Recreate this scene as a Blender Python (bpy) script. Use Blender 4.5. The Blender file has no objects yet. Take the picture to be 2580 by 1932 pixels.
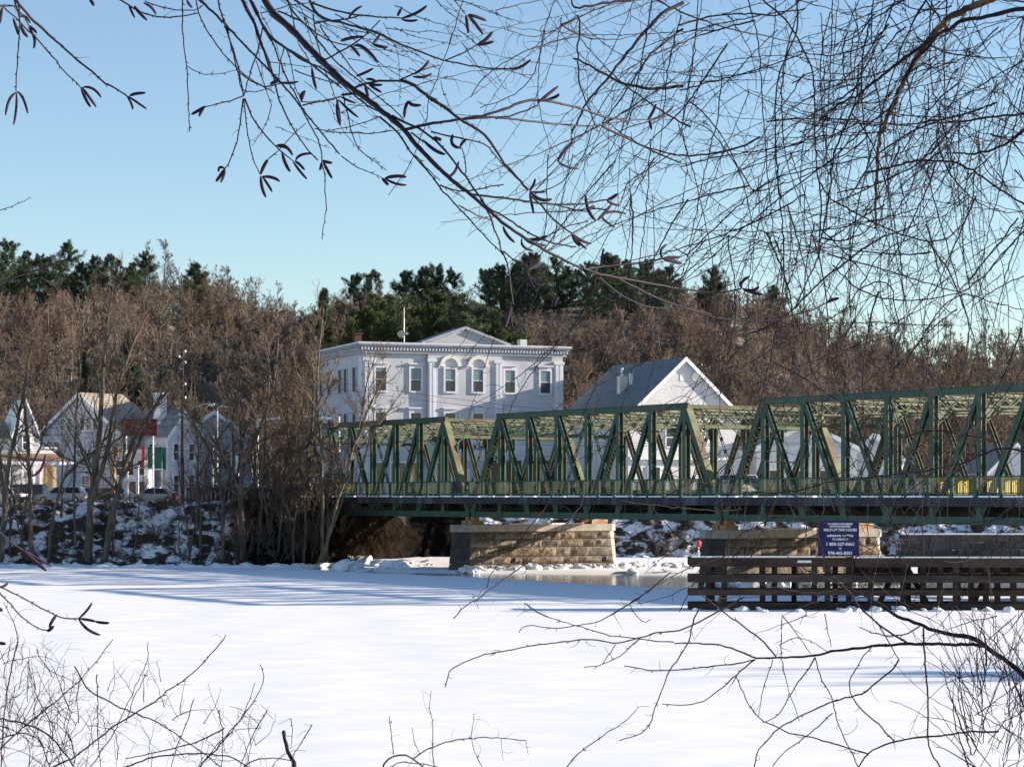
import bpy, math, random
import numpy as np
from mathutils import Vector, Matrix, noise as mnoise
random.seed(7); RS = np.random.RandomState(11)
R = math.radians
SC = bpy.context.scene; COL = SC.collection
# ---------------------------------------------------------------- camera, sky, sun, exposure
FPX, CX, HZ, CAMZ = 5733.0, 1290.0, 1249.0, 6.4
cd = bpy.data.cameras.new('camera'); cam = bpy.data.objects.new('camera', cd); COL.objects.link(cam)
cam.location = (0, 0, CAMZ); cam.rotation_euler = (R(90), 0, 0)
cd.sensor_width = 36; cd.lens = FPX/2580*36; cd.shift_y = (HZ-966)/2580; cd.clip_end = 6000; cd.clip_start = 0.1
SC.camera = cam
SUN_EL, SUN_AZ = 15.5, 82.0            # azimuth measured clockwise from +Y (the view direction)
w = bpy.data.worlds.new('World'); SC.world = w; w.use_nodes = True
wn = w.node_tree.nodes; wl = w.node_tree.links; wn.clear()
sky = wn.new('ShaderNodeTexSky'); sky.sky_type = 'NISHITA'; sky.sun_disc = False
sky.sun_elevation = R(SUN_EL); sky.sun_rotation = R(SUN_AZ); sky.air_density = 1.0; sky.dust_density = 0.1; sky.ozone_density = 1.0
bg = wn.new('ShaderNodeBackground'); bg.inputs[1].default_value = 0.073
wo = wn.new('ShaderNodeOutputWorld'); tn = wn.new('ShaderNodeMix'); tn.data_type = 'RGBA'; tn.blend_type = 'MULTIPLY'; tn.inputs[0].default_value = 1; tn.inputs[7].default_value = (.84, .935, 1.08, 1); wl.new(sky.outputs[0], tn.inputs[6]); wl.new(tn.outputs[2], bg.inputs[0]); wl.new(bg.outputs[0], wo.inputs[0])
sd = bpy.data.lights.new('sun', 'SUN'); sd.energy = 4.7; sd.angle = R(0.5); sd.color = (1.0, 0.86, 0.70)
sun = bpy.data.objects.new('sun', sd); COL.objects.link(sun)
_s = Vector((math.sin(R(SUN_AZ))*math.cos(R(SUN_EL)), math.cos(R(SUN_AZ))*math.cos(R(SUN_EL)), math.sin(R(SUN_EL))))
sun.rotation_euler = _s.to_track_quat('Z', 'Y').to_euler(); sun.location = (60, -20, 60)
vs = SC.view_settings; vs.view_transform = 'Standard'; vs.look = 'None'; vs.exposure = 1.35; vs.gamma = 1; vs.use_curve_mapping = False

# ---------------------------------------------------------------- helpers
def P(px, py, Y): return Vector(((px-CX)/FPX*Y, Y, CAMZ-(py-HZ)/FPX*Y))
def tag(o, label=None, cat=None, group=None, kind=None):
    if label: o['label'] = label
    if cat: o['category'] = cat
    if group: o['group'] = group
    if kind: o['kind'] = kind
    return o
def empty(name, loc=(0,0,0), rz=0.0, label=None, cat=None, group=None):
    o = bpy.data.objects.new(name, None); COL.objects.link(o); o.location = loc; o.rotation_euler = (0,0,rz)
    o.empty_display_size = 0.3
    return tag(o, label, cat, group)
def link(name, me, parent=None, loc=None, rot=None, scale=None):
    o = bpy.data.objects.new(name, me); COL.objects.link(o)
    if parent is not None: o.parent = parent
    if loc is not None: o.location = loc
    if rot is not None: o.rotation_euler = rot
    if scale is not None: o.scale = scale
    return o
def copy_tree(o, parent=None):
    c = o.copy(); COL.objects.link(c); c.parent = parent
    for ch in list(o.children): copy_tree(ch, c)
    return c
class MB:
    def __init__(s): s.v = []; s.f = []
    def add(s, vs, fs):
        n = len(s.v); s.v.extend([tuple(v) for v in vs]); s.f.extend([tuple(i+n for i in f) for f in fs]); return s
    def box(s, x0, x1, y0, y1, z0, z1):
        return s.add([(x0,y0,z0),(x1,y0,z0),(x1,y1,z0),(x0,y1,z0),(x0,y0,z1),(x1,y0,z1),(x1,y1,z1),(x0,y1,z1)],
                     [(0,3,2,1),(4,5,6,7),(0,1,5,4),(1,2,6,5),(2,3,7,6),(3,0,4,7)])
    def bar(s, p, q, w, h, up=(0,0,1)):
        p = Vector(p); q = Vector(q); d = (q-p).normalized(); up = Vector(up)
        a = d.cross(up)
        if a.length < 1e-4: a = d.cross(Vector((1,0,0)))
        a.normalize(); b = a.cross(d).normalized(); a = a*w/2; b = b*h/2
        return s.add([p-a-b, p+a-b, p+a+b, p-a+b, q-a-b, q+a-b, q+a+b, q-a+b],
                     [(0,3,2,1),(4,5,6,7),(0,1,5,4),(1,2,6,5),(2,3,7,6),(3,0,4,7)])
    def cyl(s, p, q, r0, r1=None, n=8, cap=True):
        r1 = r0 if r1 is None else r1
        p = Vector(p); q = Vector(q); d = (q-p).normalized()
        a = d.cross(Vector((0,0,1)))
        if a.length < 1e-3: a = Vector((1,0,0))
        a.normalize(); b = d.cross(a)
        vs = [p+(a*math.cos(2*math.pi*i/n)+b*math.sin(2*math.pi*i/n))*r0 for i in range(n)]+[q+(a*math.cos(2*math.pi*i/n)+b*math.sin(2*math.pi*i/n))*r1 for i in range(n)]
        fs = [(i,(i+1)%n,n+(i+1)%n,n+i) for i in range(n)]
        if cap: fs += [tuple(range(n-1,-1,-1)), tuple(range(n,2*n))]
        return s.add(vs, fs)
    def prism(s, poly, y0, y1, inset=0.0, ztop=None):      # polygon in x,z extruded along y
        n = len(poly)
        vs = [(x, y0, z) for x, z in poly]+[(x, y1, z) for x, z in poly]
        fs = [(i,(i+1)%n,n+(i+1)%n,n+i) for i in range(n)]+[tuple(range(n-1,-1,-1)), tuple(range(n,2*n))]
        return s.add(vs, fs)
    def prism_z(s, poly, z0, z1):
        n = len(poly)
        vs = [(x, y, z0) for x, y in poly]+[(x, y, z1) for x, y in poly]
        fs = [(i,(i+1)%n,n+(i+1)%n,n+i) for i in range(n)]+[tuple(range(n-1,-1,-1)), tuple(range(n,2*n))]
        return s.add(vs, fs)
    def mesh(s, name, mat, smooth=False):
        me = bpy.data.meshes.new(name); me.from_pydata(s.v, [], s.f); me.materials.append(mat)
        if smooth: me.polygons.foreach_set('use_smooth', [True]*len(me.polygons))
        me.update(); return me
    def build(s, name, mat, parent=None, smooth=False, **k): return link(name, s.mesh(name, mat, smooth), parent, **k)

def tubes_mesh(name, groups, mat, origin=(0,0,0), smooth=True):
    """groups: list of (pts (B,N,3), rad (B,N), sides)"""
    V = []; Fc = []; base = 0; origin = np.array(origin, float)
    for pts, rad, S in groups:
        pts = np.asarray(pts, float)-origin; rad = np.asarray(rad, float); B, N, _ = pts.shape
        if B == 0: continue
        t = np.gradient(pts, axis=1); t /= (np.linalg.norm(t, axis=2, keepdims=True)+1e-9)
        tm = t.mean(axis=1, keepdims=True)
        ref = np.where(np.abs(tm[..., 2:3]) > 0.8*np.linalg.norm(tm, axis=2, keepdims=True), np.array([[[1.0, 0.1, 0]]]), np.array([[[0, 0.1, 1.0]]]))
        a = np.cross(t, np.broadcast_to(ref, t.shape)); a /= (np.linalg.norm(a, axis=2, keepdims=True)+1e-9); b = np.cross(t, a)
        ang = np.arange(S)*2*np.pi/S
        ring = pts[:, :, None, :]+rad[:, :, None, None]*(a[:, :, None, :]*np.cos(ang)[None, None, :, None]+b[:, :, None, :]*np.sin(ang)[None, None, :, None])
        V.append(ring.reshape(-1, 3))
        bi = np.arange(B)[:, None, None]*N*S+base; ni = np.arange(N-1)[None, :, None]*S; si = np.arange(S)[None, None, :]; sj = (si+1) % S
        q = np.stack([bi+ni+si, bi+ni+sj, bi+ni+S+sj, bi+ni+S+si], axis=-1).reshape(-1, 4)
        Fc.append(q); base += B*N*S
    V = np.concatenate(V); Fc = np.concatenate(Fc)
    return raw_mesh(name, V, Fc, mat, smooth)
def raw_mesh(name, V, Fc, mat, smooth=False):
    me = bpy.data.meshes.new(name); k = Fc.shape[1]; n = len(Fc)
    me.vertices.add(len(V)); me.vertices.foreach_set('co', V.astype(np.float32).ravel())
    me.loops.add(n*k); me.loops.foreach_set('vertex_index', Fc.astype(np.int32).ravel())
    me.polygons.add(n); me.polygons.foreach_set('loop_start', np.arange(0, n*k, k, dtype=np.int32))
    me.polygons.foreach_set('use_smooth', np.full(n, smooth)); me.update(calc_edges=True)
    me.materials.append(mat); return me

# ---------------------------------------------------------------- materials
def M(name, c1, c2=None, scale=3.0, rough=0.8, bump=0.0, bscale=None, detail=6, lo=0.4, hi=0.6, c3=None, s3=1.0, lo3=.5, hi3=.62,
      stretch=(1,1,1), metallic=0, rnd=0.0, spec=0.3, coord='Object', wave=None):
    m = bpy.data.materials.new(name); m.use_nodes = True; nt = m.node_tree; N = nt.nodes; L = nt.links
    b = N['Principled BSDF']; b.inputs['Roughness'].default_value = rough; b.inputs['Metallic'].default_value = metallic
    b.inputs['Specular IOR Level'].default_value = spec
    tc = N.new('ShaderNodeTexCoord'); mp = N.new('ShaderNodeMapping'); mp.inputs['Scale'].default_value = stretch
    L.new(tc.outputs[coord], mp.inputs[0])
    def nz(sc, det=detail):
        n = N.new('ShaderNodeTexNoise'); n.inputs['Scale'].default_value = sc; n.inputs['Detail'].default_value = det; L.new(mp.outputs[0], n.inputs[0]); return n
    def ramp(src, lo, hi):
        r = N.new('ShaderNodeMapRange'); r.inputs[1].default_value = lo; r.inputs[2].default_value = hi; L.new(src, r.inputs[0]); return r.outputs[0]
    def mix(f, a, bb):
        x = N.new('ShaderNodeMix'); x.data_type = 'RGBA'
        if isinstance(f, float): x.inputs[0].default_value = f
        else: L.new(f, x.inputs[0])
        for i, v in ((6, a), (7, bb)):
            if isinstance(v, tuple): x.inputs[i].default_value = (*v, 1)
            else: L.new(v, x.inputs[i])
        return x.outputs[2]
    col = c1
    if c2: col = mix(ramp(nz(scale).outputs[0], lo, hi), c1, c2)
    if c3: col = mix(ramp(nz(s3, 8).outputs[0], lo3, hi3), col, c3)
    if rnd:
        oi = N.new('ShaderNodeObjectInfo'); hs = N.new('ShaderNodeHueSaturation')
        mr = N.new('ShaderNodeMapRange'); mr.inputs[3].default_value = 1-rnd; mr.inputs[4].default_value = 1+rnd
        L.new(oi.outputs['Random'], mr.inputs[0]); L.new(mr.outputs[0], hs.inputs['Value'])
        if isinstance(col, tuple): hs.inputs['Color'].default_value = (*col, 1)
        else: L.new(col, hs.inputs['Color'])
        m2 = N.new('ShaderNodeMath'); m2.operation = 'FRACT'; m3 = N.new('ShaderNodeMath'); m3.operation = 'MULTIPLY'; m3.inputs[1].default_value = 7.3
        L.new(oi.outputs['Random'], m3.inputs[0]); L.new(m3.outputs[0], m2.inputs[0])
        mr2 = N.new('ShaderNodeMapRange'); mr2.inputs[3].default_value = 0.7; mr2.inputs[4].default_value = 1.25
        L.new(m2.outputs[0], mr2.inputs[0]); L.new(mr2.outputs[0], hs.inputs['Saturation'])
        col = hs.outputs[0]
    if isinstance(col, tuple): b.inputs['Base Color'].default_value = (*col, 1)
    else: L.new(col, b.inputs['Base Color'])
    if bump:
        bp = N.new('ShaderNodeBump'); bp.inputs['Strength'].default_value = 1; bp.inputs['Distance'].default_value = bump
        L.new(nz(bscale or scale*2, 8).outputs[0], bp.inputs['Height']); L.new(bp.outputs[0], b.inputs['Normal'])
    if wave:
        wv = N.new('ShaderNodeTexWave'); wv.wave_type = 'BANDS'; wv.bands_direction = 'Z'; wv.wave_profile = 'SAW'
        wv.inputs['Scale'].default_value = wave; wv.inputs['Distortion'].default_value = 0.15; L.new(tc.outputs['Object'], wv.inputs[0])
        bp = N.new('ShaderNodeBump'); bp.inputs['Distance'].default_value = 0.035; L.new(wv.outputs[0], bp.inputs['Height']); L.new(bp.outputs[0], b.inputs['Normal'])
    return m
snow = M('snow', (.84,.84,.86), (.79,.80,.83), scale=.9, rough=.75, bump=.016, bscale=1.6, stretch=(.45,1,1), spec=.2, c3=(.76,.77,.80), s3=.16, lo3=.60, hi3=.75)
snow_top = M('snow_cap', (.84,.85,.88), rough=.8, bump=.03, bscale=6)
ice_m = M('ice_block_ice', (.78,.80,.82), (.66,.70,.74), scale=2, rough=.5, bump=.05, bscale=3, rnd=.1)
water_m = M('river_ice', (.055,.052,.048), (.11,.10,.09), scale=.6, rough=.12, bump=.01, bscale=2.5, stretch=(.3,1.5,1), spec=.5)
bank_m = M('snowy_bank', (.80,.81,.84), (.045,.035,.028), scale=.85, rough=.9, bump=.25, bscale=1.5, lo=.46, hi=.54, c3=(.11,.075,.05), s3=2.3, lo3=.57, hi3=.66, stretch=(.8,1,1.3))
shade_earth_m = M('shade_earth', (.016,.013,.011), (.008,.007,.006), scale=1.2, rough=1, spec=0, bump=.2, bscale=2)  # near-black earth colour, holding the shade below the first span
town_m = M('town_snow', (.78,.79,.82), (.20,.19,.18), scale=.35, rough=.9, bump=.08, bscale=1.2, lo=.45, hi=.7)
hill_m = M('leaf_litter', (.10,.075,.055), (.17,.13,.10), scale=.08, rough=.95, bump=.4, bscale=.3, c3=(.5,.5,.53), s3=.12, lo3=.62, hi3=.7)
near_m = M('near_bank', (.8,.8,.83), (.12,.09,.06), scale=1.3, rough=.95, bump=.1, bscale=3, lo=.5, hi=.62)
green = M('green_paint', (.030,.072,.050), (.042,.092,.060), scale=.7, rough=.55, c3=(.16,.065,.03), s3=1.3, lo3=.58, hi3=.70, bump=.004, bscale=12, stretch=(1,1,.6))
green_old = M('sunlit_weathered_green', (.095,.125,.062), (.055,.09,.05), scale=.9, rough=.6, c3=(.085,.055,.028), s3=1.1, lo3=.48, hi3=.62, bump=.006, bscale=14)  # rust and wear, plus the far truss's sunlight in the paler green
cover_m = M('rusty_cover_plate', (.19,.22,.105), (.13,.16,.08), scale=.8, rough=.6, c3=(.13,.068,.032), s3=.45, lo3=.42, hi3=.6, bump=.004, bscale=12)  # rust, over green paled for the sun on these upper faces
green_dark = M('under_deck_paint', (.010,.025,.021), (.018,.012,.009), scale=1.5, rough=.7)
rail_g = M('railing_paint', (.022,.085,.065), (.035,.10,.06), scale=1.5, rough=.6)
picket_g = M('picket_paint', (.060,.080,.045), (.045,.066,.036), scale=1.0, rough=.6, c3=(.13,.085,.045), s3=.8, lo3=.6, hi3=.7)
yellow_m = M('yellow_paint', (.62,.50,.08), (.5,.40,.08), scale=2, rough=.5)
concrete = M('concrete', (.34,.31,.26), (.25,.225,.19), scale=1.5, rough=.9, bump=.01, bscale=10)
conc_dark = M('stained_shaded_concrete', (.045,.043,.048), (.11,.11,.125), scale=.9, rough=.9, bump=.02, bscale=5, lo=.5, hi=.68, stretch=(1,1,.25))  # drip stains; on the abutment the dark tone also paints deck shade
conc_rust = M('rust_stained_concrete', (.40,.33,.25), (.34,.17,.07), scale=1.3, rough=.9, bump=.01, bscale=10)
asphalt = M('road_asphalt', (.10,.10,.10), (.30,.30,.31), scale=.6, rough=.9)
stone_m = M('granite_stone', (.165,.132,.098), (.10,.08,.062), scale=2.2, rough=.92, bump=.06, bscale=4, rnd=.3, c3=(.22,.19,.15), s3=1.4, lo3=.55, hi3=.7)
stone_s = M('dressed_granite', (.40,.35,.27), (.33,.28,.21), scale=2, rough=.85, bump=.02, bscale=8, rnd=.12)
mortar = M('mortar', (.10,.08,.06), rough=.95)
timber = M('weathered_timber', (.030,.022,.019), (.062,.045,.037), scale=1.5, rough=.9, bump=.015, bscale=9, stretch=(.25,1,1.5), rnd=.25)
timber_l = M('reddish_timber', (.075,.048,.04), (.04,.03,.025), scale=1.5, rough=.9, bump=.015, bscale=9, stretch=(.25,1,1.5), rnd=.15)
stone_d = M('dark_granite', (.045,.042,.042), (.07,.062,.055), scale=1.2, rough=.8, bump=.02, bscale=6, rnd=.15)  # dark granite; on the piers' near end its tone is painted shade
blue_sign = M('blue_sign_paint', (.006,.008,.075), (.005,.006,.06), scale=2, rough=.45)
white_txt = M('white_letters', (.75,.78,.82), rough=.5)
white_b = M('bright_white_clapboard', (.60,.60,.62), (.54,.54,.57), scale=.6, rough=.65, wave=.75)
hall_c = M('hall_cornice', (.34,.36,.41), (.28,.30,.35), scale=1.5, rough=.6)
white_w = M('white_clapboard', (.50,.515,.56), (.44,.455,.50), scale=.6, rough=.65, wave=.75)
white_h = M('hall_trim', (.60,.61,.65), rough=.55)
white_t = M('white_trim', (.74,.74,.76), rough=.55)
cream_w = M('cream_siding', (.80,.78,.72), (.74,.72,.66), scale=.6, rough=.7, wave=.9)
grey_w = M('grey_siding', (.44,.45,.47), (.38,.39,.42), scale=.7, rough=.7, wave=.9)
roof_slate = M('slate_roof', (.11,.13,.145), (.17,.185,.195), scale=1.5, rough=.55, bump=.01, bscale=8)
roof_tan = M('tan_shingle_roof', (.34,.30,.24), (.27,.24,.20), scale=1.6, rough=.85, bump=.015, bscale=9)
roof_grey = M('grey_shingle_roof', (.17,.17,.175), (.24,.24,.25), scale=1.6, rough=.85, bump=.015, bscale=9)
roof_brown = M('brown_porch_roof', (.20,.12,.08), (.26,.17,.12), scale=1.6, rough=.85)
glass = M('window_glass', (.03,.035,.045), rough=.08, spec=.6)
shade_m = M('window_blind', (.16,.22,.24), rough=.3, spec=.5)
shop_m = M('dark_shopfront', (.07,.045,.035), (.13,.07,.045), scale=1.2, rough=.3, spec=.4)
brick_m = M('chimney_brick', (.11,.05,.035), (.08,.038,.028), scale=3, rough=.9)
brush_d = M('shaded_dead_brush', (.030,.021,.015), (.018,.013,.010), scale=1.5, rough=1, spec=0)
wood_m2 = M('hill_twigs_mauve', (.215,.150,.122), (.155,.108,.09), scale=.4, rough=.95, rnd=.3)
wood_m3 = M('hill_twigs_grey', (.150,.130,.105), (.10,.088,.072), scale=.4, rough=.95, rnd=.3)
red_m = M('red_sign_paint', (.13,.016,.02), (.09,.012,.016), scale=2, rough=.5)
red_b = M('bright_red', (.55,.03,.03), rough=.4)
pinkish = M('faded_cream_print', (.26,.15,.14), rough=.6)
green_s = M('green_sign_paint', (.015,.12,.085), rough=.5)
pale_g = M('pale_green_canvas', (.30,.46,.34), rough=.8)
orange_m = M('traffic_orange', (.75,.32,.04), rough=.5)
tan_m = M('tan_wood', (.50,.33,.17), rough=.7)
pole_m = M('pole_wood', (.028,.02,.016), (.05,.032,.025), scale=3, rough=.9, stretch=(1,1,.2))
galv = M('galvanised_steel', (.62,.62,.60), rough=.4, metallic=.3)
purple_m = M('purple_fabric', (.16,.03,.14), rough=.8)
bark_m = M('grey_bark', (.12,.098,.076), (.065,.052,.042), scale=2.5, rough=.95, bump=.03, bscale=6, stretch=(1,1,.3))
bark_l = M('pale_bark', (.20,.165,.12), (.11,.09,.065), scale=2.5, rough=.95, bump=.02, bscale=6, stretch=(1,1,.3))
twig_m = M('bank_twigs', (.16,.118,.088), (.10,.075,.058), scale=1.0, rough=.9, rnd=.2)
wood_t = M('hill_trunks', (.26,.215,.175), (.17,.14,.115), scale=.5, rough=.95, rnd=.3)
wood_m = M('hill_twigs', (.215,.158,.128), (.15,.115,.095), scale=.4, rough=.95, rnd=.42)
brush_m = M('dead_brush', (.15,.10,.065), (.07,.048,.036), scale=1.5, rough=.95, rnd=.2)
needle_m = M('pine_needles', (.038,.062,.036), (.065,.088,.048), scale=.35, rough=.8, rnd=.3)
needle_o = M('olive_needles', (.050,.070,.030), (.085,.100,.045), scale=.35, rough=.8, rnd=.2)
birch_b = M('birch_bark_twig', (.009,.005,.016), (.017,.010,.019), scale=25, rough=.6, bump=.0006, bscale=300)
catkin_m = M('catkin', (.026,.012,.028), (.016,.008,.022), scale=300, rough=.9, bump=.001, bscale=700)
vine_m = M('vine_bark', (.009,.005,.012), (.022,.013,.014), scale=20, rough=.85, bump=.001, bscale=200)
cane_m = M('sunlit_cane', (.15,.09,.042), (.055,.033,.022), scale=14, rough=.8, bump=.002, bscale=90)
tire_m = M('tyre_rubber', (.02,.02,.02), rough=.85)
lamp_w = M('headlight_lens', (.85,.85,.8), rough=.15)
lamp_r = M('tail_lens', (.45,.02,.02), rough=.2)
def paint(n, c): return M(n, c, rough=.25, spec=.6)
# ---------------------------------------------------------------- terrain, river
def sm(t): t = np.clip(t, 0, 1); return t*t*(3-2*t)
def shoreY(X): return 204+sm((np.asarray(X, float)+21)/12)*26
def fbm(X, Y, s, seed=0):
    X = np.asarray(X, float); Y = np.asarray(Y, float); out = np.zeros(np.broadcast(X, Y).shape); r = np.random.RandomState(seed)
    a = 1.0
    for o in range(4):
        for _ in range(3):
            th = r.uniform(0, 6.28); ph = r.uniform(0, 6.28); k = (2**o)/s*r.uniform(.7, 1.3)
            out = out+a*np.sin((X*np.cos(th)+Y*np.sin(th))*k*6.28+ph)
        a *= .5
    return out/4
RX = [-400,-200,-117,-85,-53,-30,-4,20,46,60,91,120,200,400]; RZ = [44,47,50,50,40,42,49,51,45,37,29,29,31,31]
def gz(X, Y):
    X = np.asarray(X, float); Y = np.asarray(Y, float)
    d = Y-shoreY(X)
    bank = -0.3+6.05*sm(d/8.5)**.9+np.where((d > .3) & (d < 9), .28*fbm(X, Y, 3.0, 3)+.22*fbm(X, Y, 1.1, 4), 0)
    hill = (np.interp(X, RX, RZ)-5.8)*sm((Y-305)/225)+np.where(Y > 305, 1.2*fbm(X, Y, 40, 5), 0)
    return bank+hill*(Y > 300)
def grid_obj(name, X, Y, Z, mat, label=None, kind='structure', smooth=True):
    ny, nx = X.shape; V = np.stack([X, Y, Z], -1).reshape(-1, 3)
    i = np.arange(ny-1)[:, None]*nx+np.arange(nx-1)[None, :]; i = i.reshape(-1)
    o = link(name, raw_mesh(name, V, np.stack([i, i+1, i+nx+1, i+nx], -1), mat, smooth)); return tag(o, label, kind=kind)
xs = np.linspace(-70, 70, 400); t = np.linspace(0, 1, 60)
X, T = np.meshgrid(xs, t); Y = shoreY(X)-.6+T*10.6; grid_obj('river_bank', X, Y, gz(X, Y), bank_m)
xs2 = np.linspace(-70, 70, 160); X, T = np.meshgrid(xs2, np.linspace(0, 1, 50)); Y0 = shoreY(X)+10.0; Y = Y0+T*(306-Y0)
grid_obj('town_ground', X, Y, gz(X, Y)+.03*fbm(X, Y, 5, 8), town_m)
ys = np.concatenate([np.linspace(306, 620, 70), np.linspace(650, 1500, 12)])
X, T = np.meshgrid(np.linspace(-25, -4, 90), np.linspace(0, 1, 40)); Y = shoreY(X)-.1+T*10; grid_obj('shade_earth', X, Y, gz(X, Y)+.35*np.minimum(1, np.minimum(X+25, -4-X))+.05*fbm(X, Y, .8, 12), shade_earth_m)  # dark sheet over the bank, painting the shade under the deck
X, Y = np.meshgrid(np.linspace(-420, 420, 130), ys); grid_obj('hill', X, Y, gz(X, Y), hill_m)
for s in (-1, 1):     # banks beyond the frame
    X, T = np.meshgrid(np.linspace(70, 420, 40)*s, np.linspace(0, 1, 40)); Y0 = shoreY(X)-.6; Y = Y0+T*(306-Y0)
    if s < 0: X = X[:, ::-1]; Y = Y[:, ::-1]
    grid_obj('river_bank', X, Y, gz(X, Y), bank_m)
# water / thin grey ice below, and the snow covered sheets above it
V = np.array([[-420,20,-.16],[420,20,-.16],[420,236,-.16],[-420,236,-.16]], float)
tag(link('water', raw_mesh('water', V, np.array([[0,1,2,3]]), water_m)), kind='structure')
EX = [-420,-60,-21,-14,-4,3.3,12.1,19,60,420]; EY = [207,206,206,192.5,181.6,170,156.8,152,149,149]
xs = np.concatenate([np.linspace(-420, -62, 20), np.linspace(-60, 60, 200), np.linspace(62, 420, 20)])
X, T = np.meshgrid(xs, np.linspace(0, 1, 300)**.85)
Ye = np.interp(X, EX, EY)+.35*fbm(X, X*0, 6, 21); Y = 14+T*(Ye-14)
Z = .02*fbm(X*.35, Y, 4, 22)+.05*np.clip(fbm(X, Y*1.5, 9, 23), -.2, 1)
for Yl, am, s_ in ((123.5, .07, 71), (117, .05, 72), (110, .06, 73), (98, .06, 74), (90, .05, 75), (74, .05, 76), (139, .06, 77)):
    Z += am*np.clip(fbm(X*.8, X*0, 7, s_)+.15, 0, 1)*np.exp(-((Y-Yl-.8*fbm(X, X*0, 25, s_+9))/.5)**2)
Z[-1] = -.3; grid_obj('snow_covered_ice', X, Y, Z, snow)
xs = np.linspace(-15, 420, 300); X, T = np.meshgrid(xs, np.linspace(0, 1, 24))
Ya = np.interp(X, [-15,-6,8,16,60,420], [197,192.5,188.5,187,178,178])+.5*fbm(X, X*0, 5, 31)+.3*fbm(X, X*0, 1.3, 32); Yb = shoreY(X)+1; Y = Ya+T*(Yb-Ya)
Z = .05+.10*fbm(X, Y, 3, 33)+.12*T; Z[0] = -.3
o = grid_obj('snow_covered_ice', X, Y, Z, snow)
# pressure ridge of snow along the far shore
X, T = np.meshgrid(np.linspace(-62, -16, 260), np.linspace(0, 1, 12)); Y = shoreY(X)-2.2+T*3.0+.3*fbm(X, X*0, 5, 41)
Z = -.15+np.sin(T*3.14)*(.38+.22*fbm(X, Y, 2.5, 42)+.16*fbm(X, Y, .8, 43)); grid_obj('shore_ice_ridge', X, Y, Z, snow_top)
X, T = np.meshgrid(np.linspace(-80, 80, 120), np.linspace(0, 1, 30)); Y = -12+T*30
Z = 4.7*(1-sm((Y-2)/14))-.1+.15*fbm(X, Y, 4, 51); grid_obj('near_bank', X, Y, Z, near_m)

# loose ice blocks
import bmesh
def rock_mesh(name, mat, seed, sq=(1,1,.6), sub=2, amp=.35, flat=False):
    bm = bmesh.new(); bmesh.ops.create_icosphere(bm, subdivisions=sub, radius=1)
    for v in bm.verts:
        n = mnoise.noise(v.co*1.3+Vector((seed*3.1, seed, 0)))+.5*mnoise.noise(v.co*3+Vector((0, seed*2.7, 0)))
        v.co *= 1+amp*n; v.co = Vector((v.co.x*sq[0], v.co.y*sq[1], v.co.z*sq[2]))
    me = bpy.data.meshes.new(name); bm.to_mesh(me); bm.free(); me.materials.append(mat)
    if not flat: me.polygons.foreach_set('use_smooth', [True]*len(me.polygons))
    return me
ice_v = [rock_mesh('ice_block', ice_m, i, (1, 1, .75), 2, .6, True) for i in range(5)]
ice_n = [0]
def ice_at(x, y, r, label, group, z=None):
    o = link('ice_block', random.choice(ice_v), None, (x, y, (-.05+r*.25) if z is None else z), (random.uniform(-.4,.4), random.uniform(-.4,.4), random.uniform(0,6.3)), (r*random.uniform(.8,1.5), r, r*random.uniform(.6,1.1)))
    tag(o, label, 'ice', group); ice_n[0] += 1
ux, uy = .535, -.845; vx, vy = .845, .535        # bridge axes: u towards the camera's right, v across to the far truss
P1 = Vector((-3.4, 195.9, 0)); P2 = P1+Vector((ux, uy, 0))*35.4
for i in range(62):
    v = -3.0+18.5*i/61+random.uniform(-.3,.3); u = 2.0+abs(random.gauss(0,.7)); q = P1+Vector((ux*u+vx*v, uy*u+vy*v, 0))
    ice_at(q.x, q.y, random.uniform(.22,.62), 'jagged white ice block heaped at the foot of the sunlit left bridge pier', 'ice blocks heaped along the left pier')
for i in range(40):
    v = -3.0+18.5*i/39+random.uniform(-.3,.3); u = 2.0+abs(random.gauss(0,.9)); q = P2+Vector((ux*u+vx*v, uy*u+vy*v, 0))
    ice_at(q.x, q.y, random.uniform(.3,.8), 'white ice block piled at the pier standing behind the timber fender', 'ice blocks behind the timber fender')
for i in range(34):
    px = random.uniform(850, 1110); Yq = random.uniform(196, 222)
    q = P(px, HZ, Yq); ice_at(q.x, q.y, random.uniform(.25,.9), 'sunlit ice slab stranded on the shore left of the bridge pier', 'ice slabs in the gap below the first span')
for i in range(26):
    px = random.uniform(1740, 2560); q = P(px, HZ, 126.2+random.uniform(-.8,.8))
    ice_at(q.x, q.y, random.uniform(.15,.4), 'small snowy ice lump at the foot of the timber fender', 'ice lumps along the timber fender')
for i in range(22):
    px = random.uniform(1575, 1745); q = P(px, HZ, random.uniform(189, 215)); ice_at(q.x, q.y, random.uniform(.2,.55), 'white ice lump on the shelf right of the left bridge pier', 'ice lumps on the far ice shelf')

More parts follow.
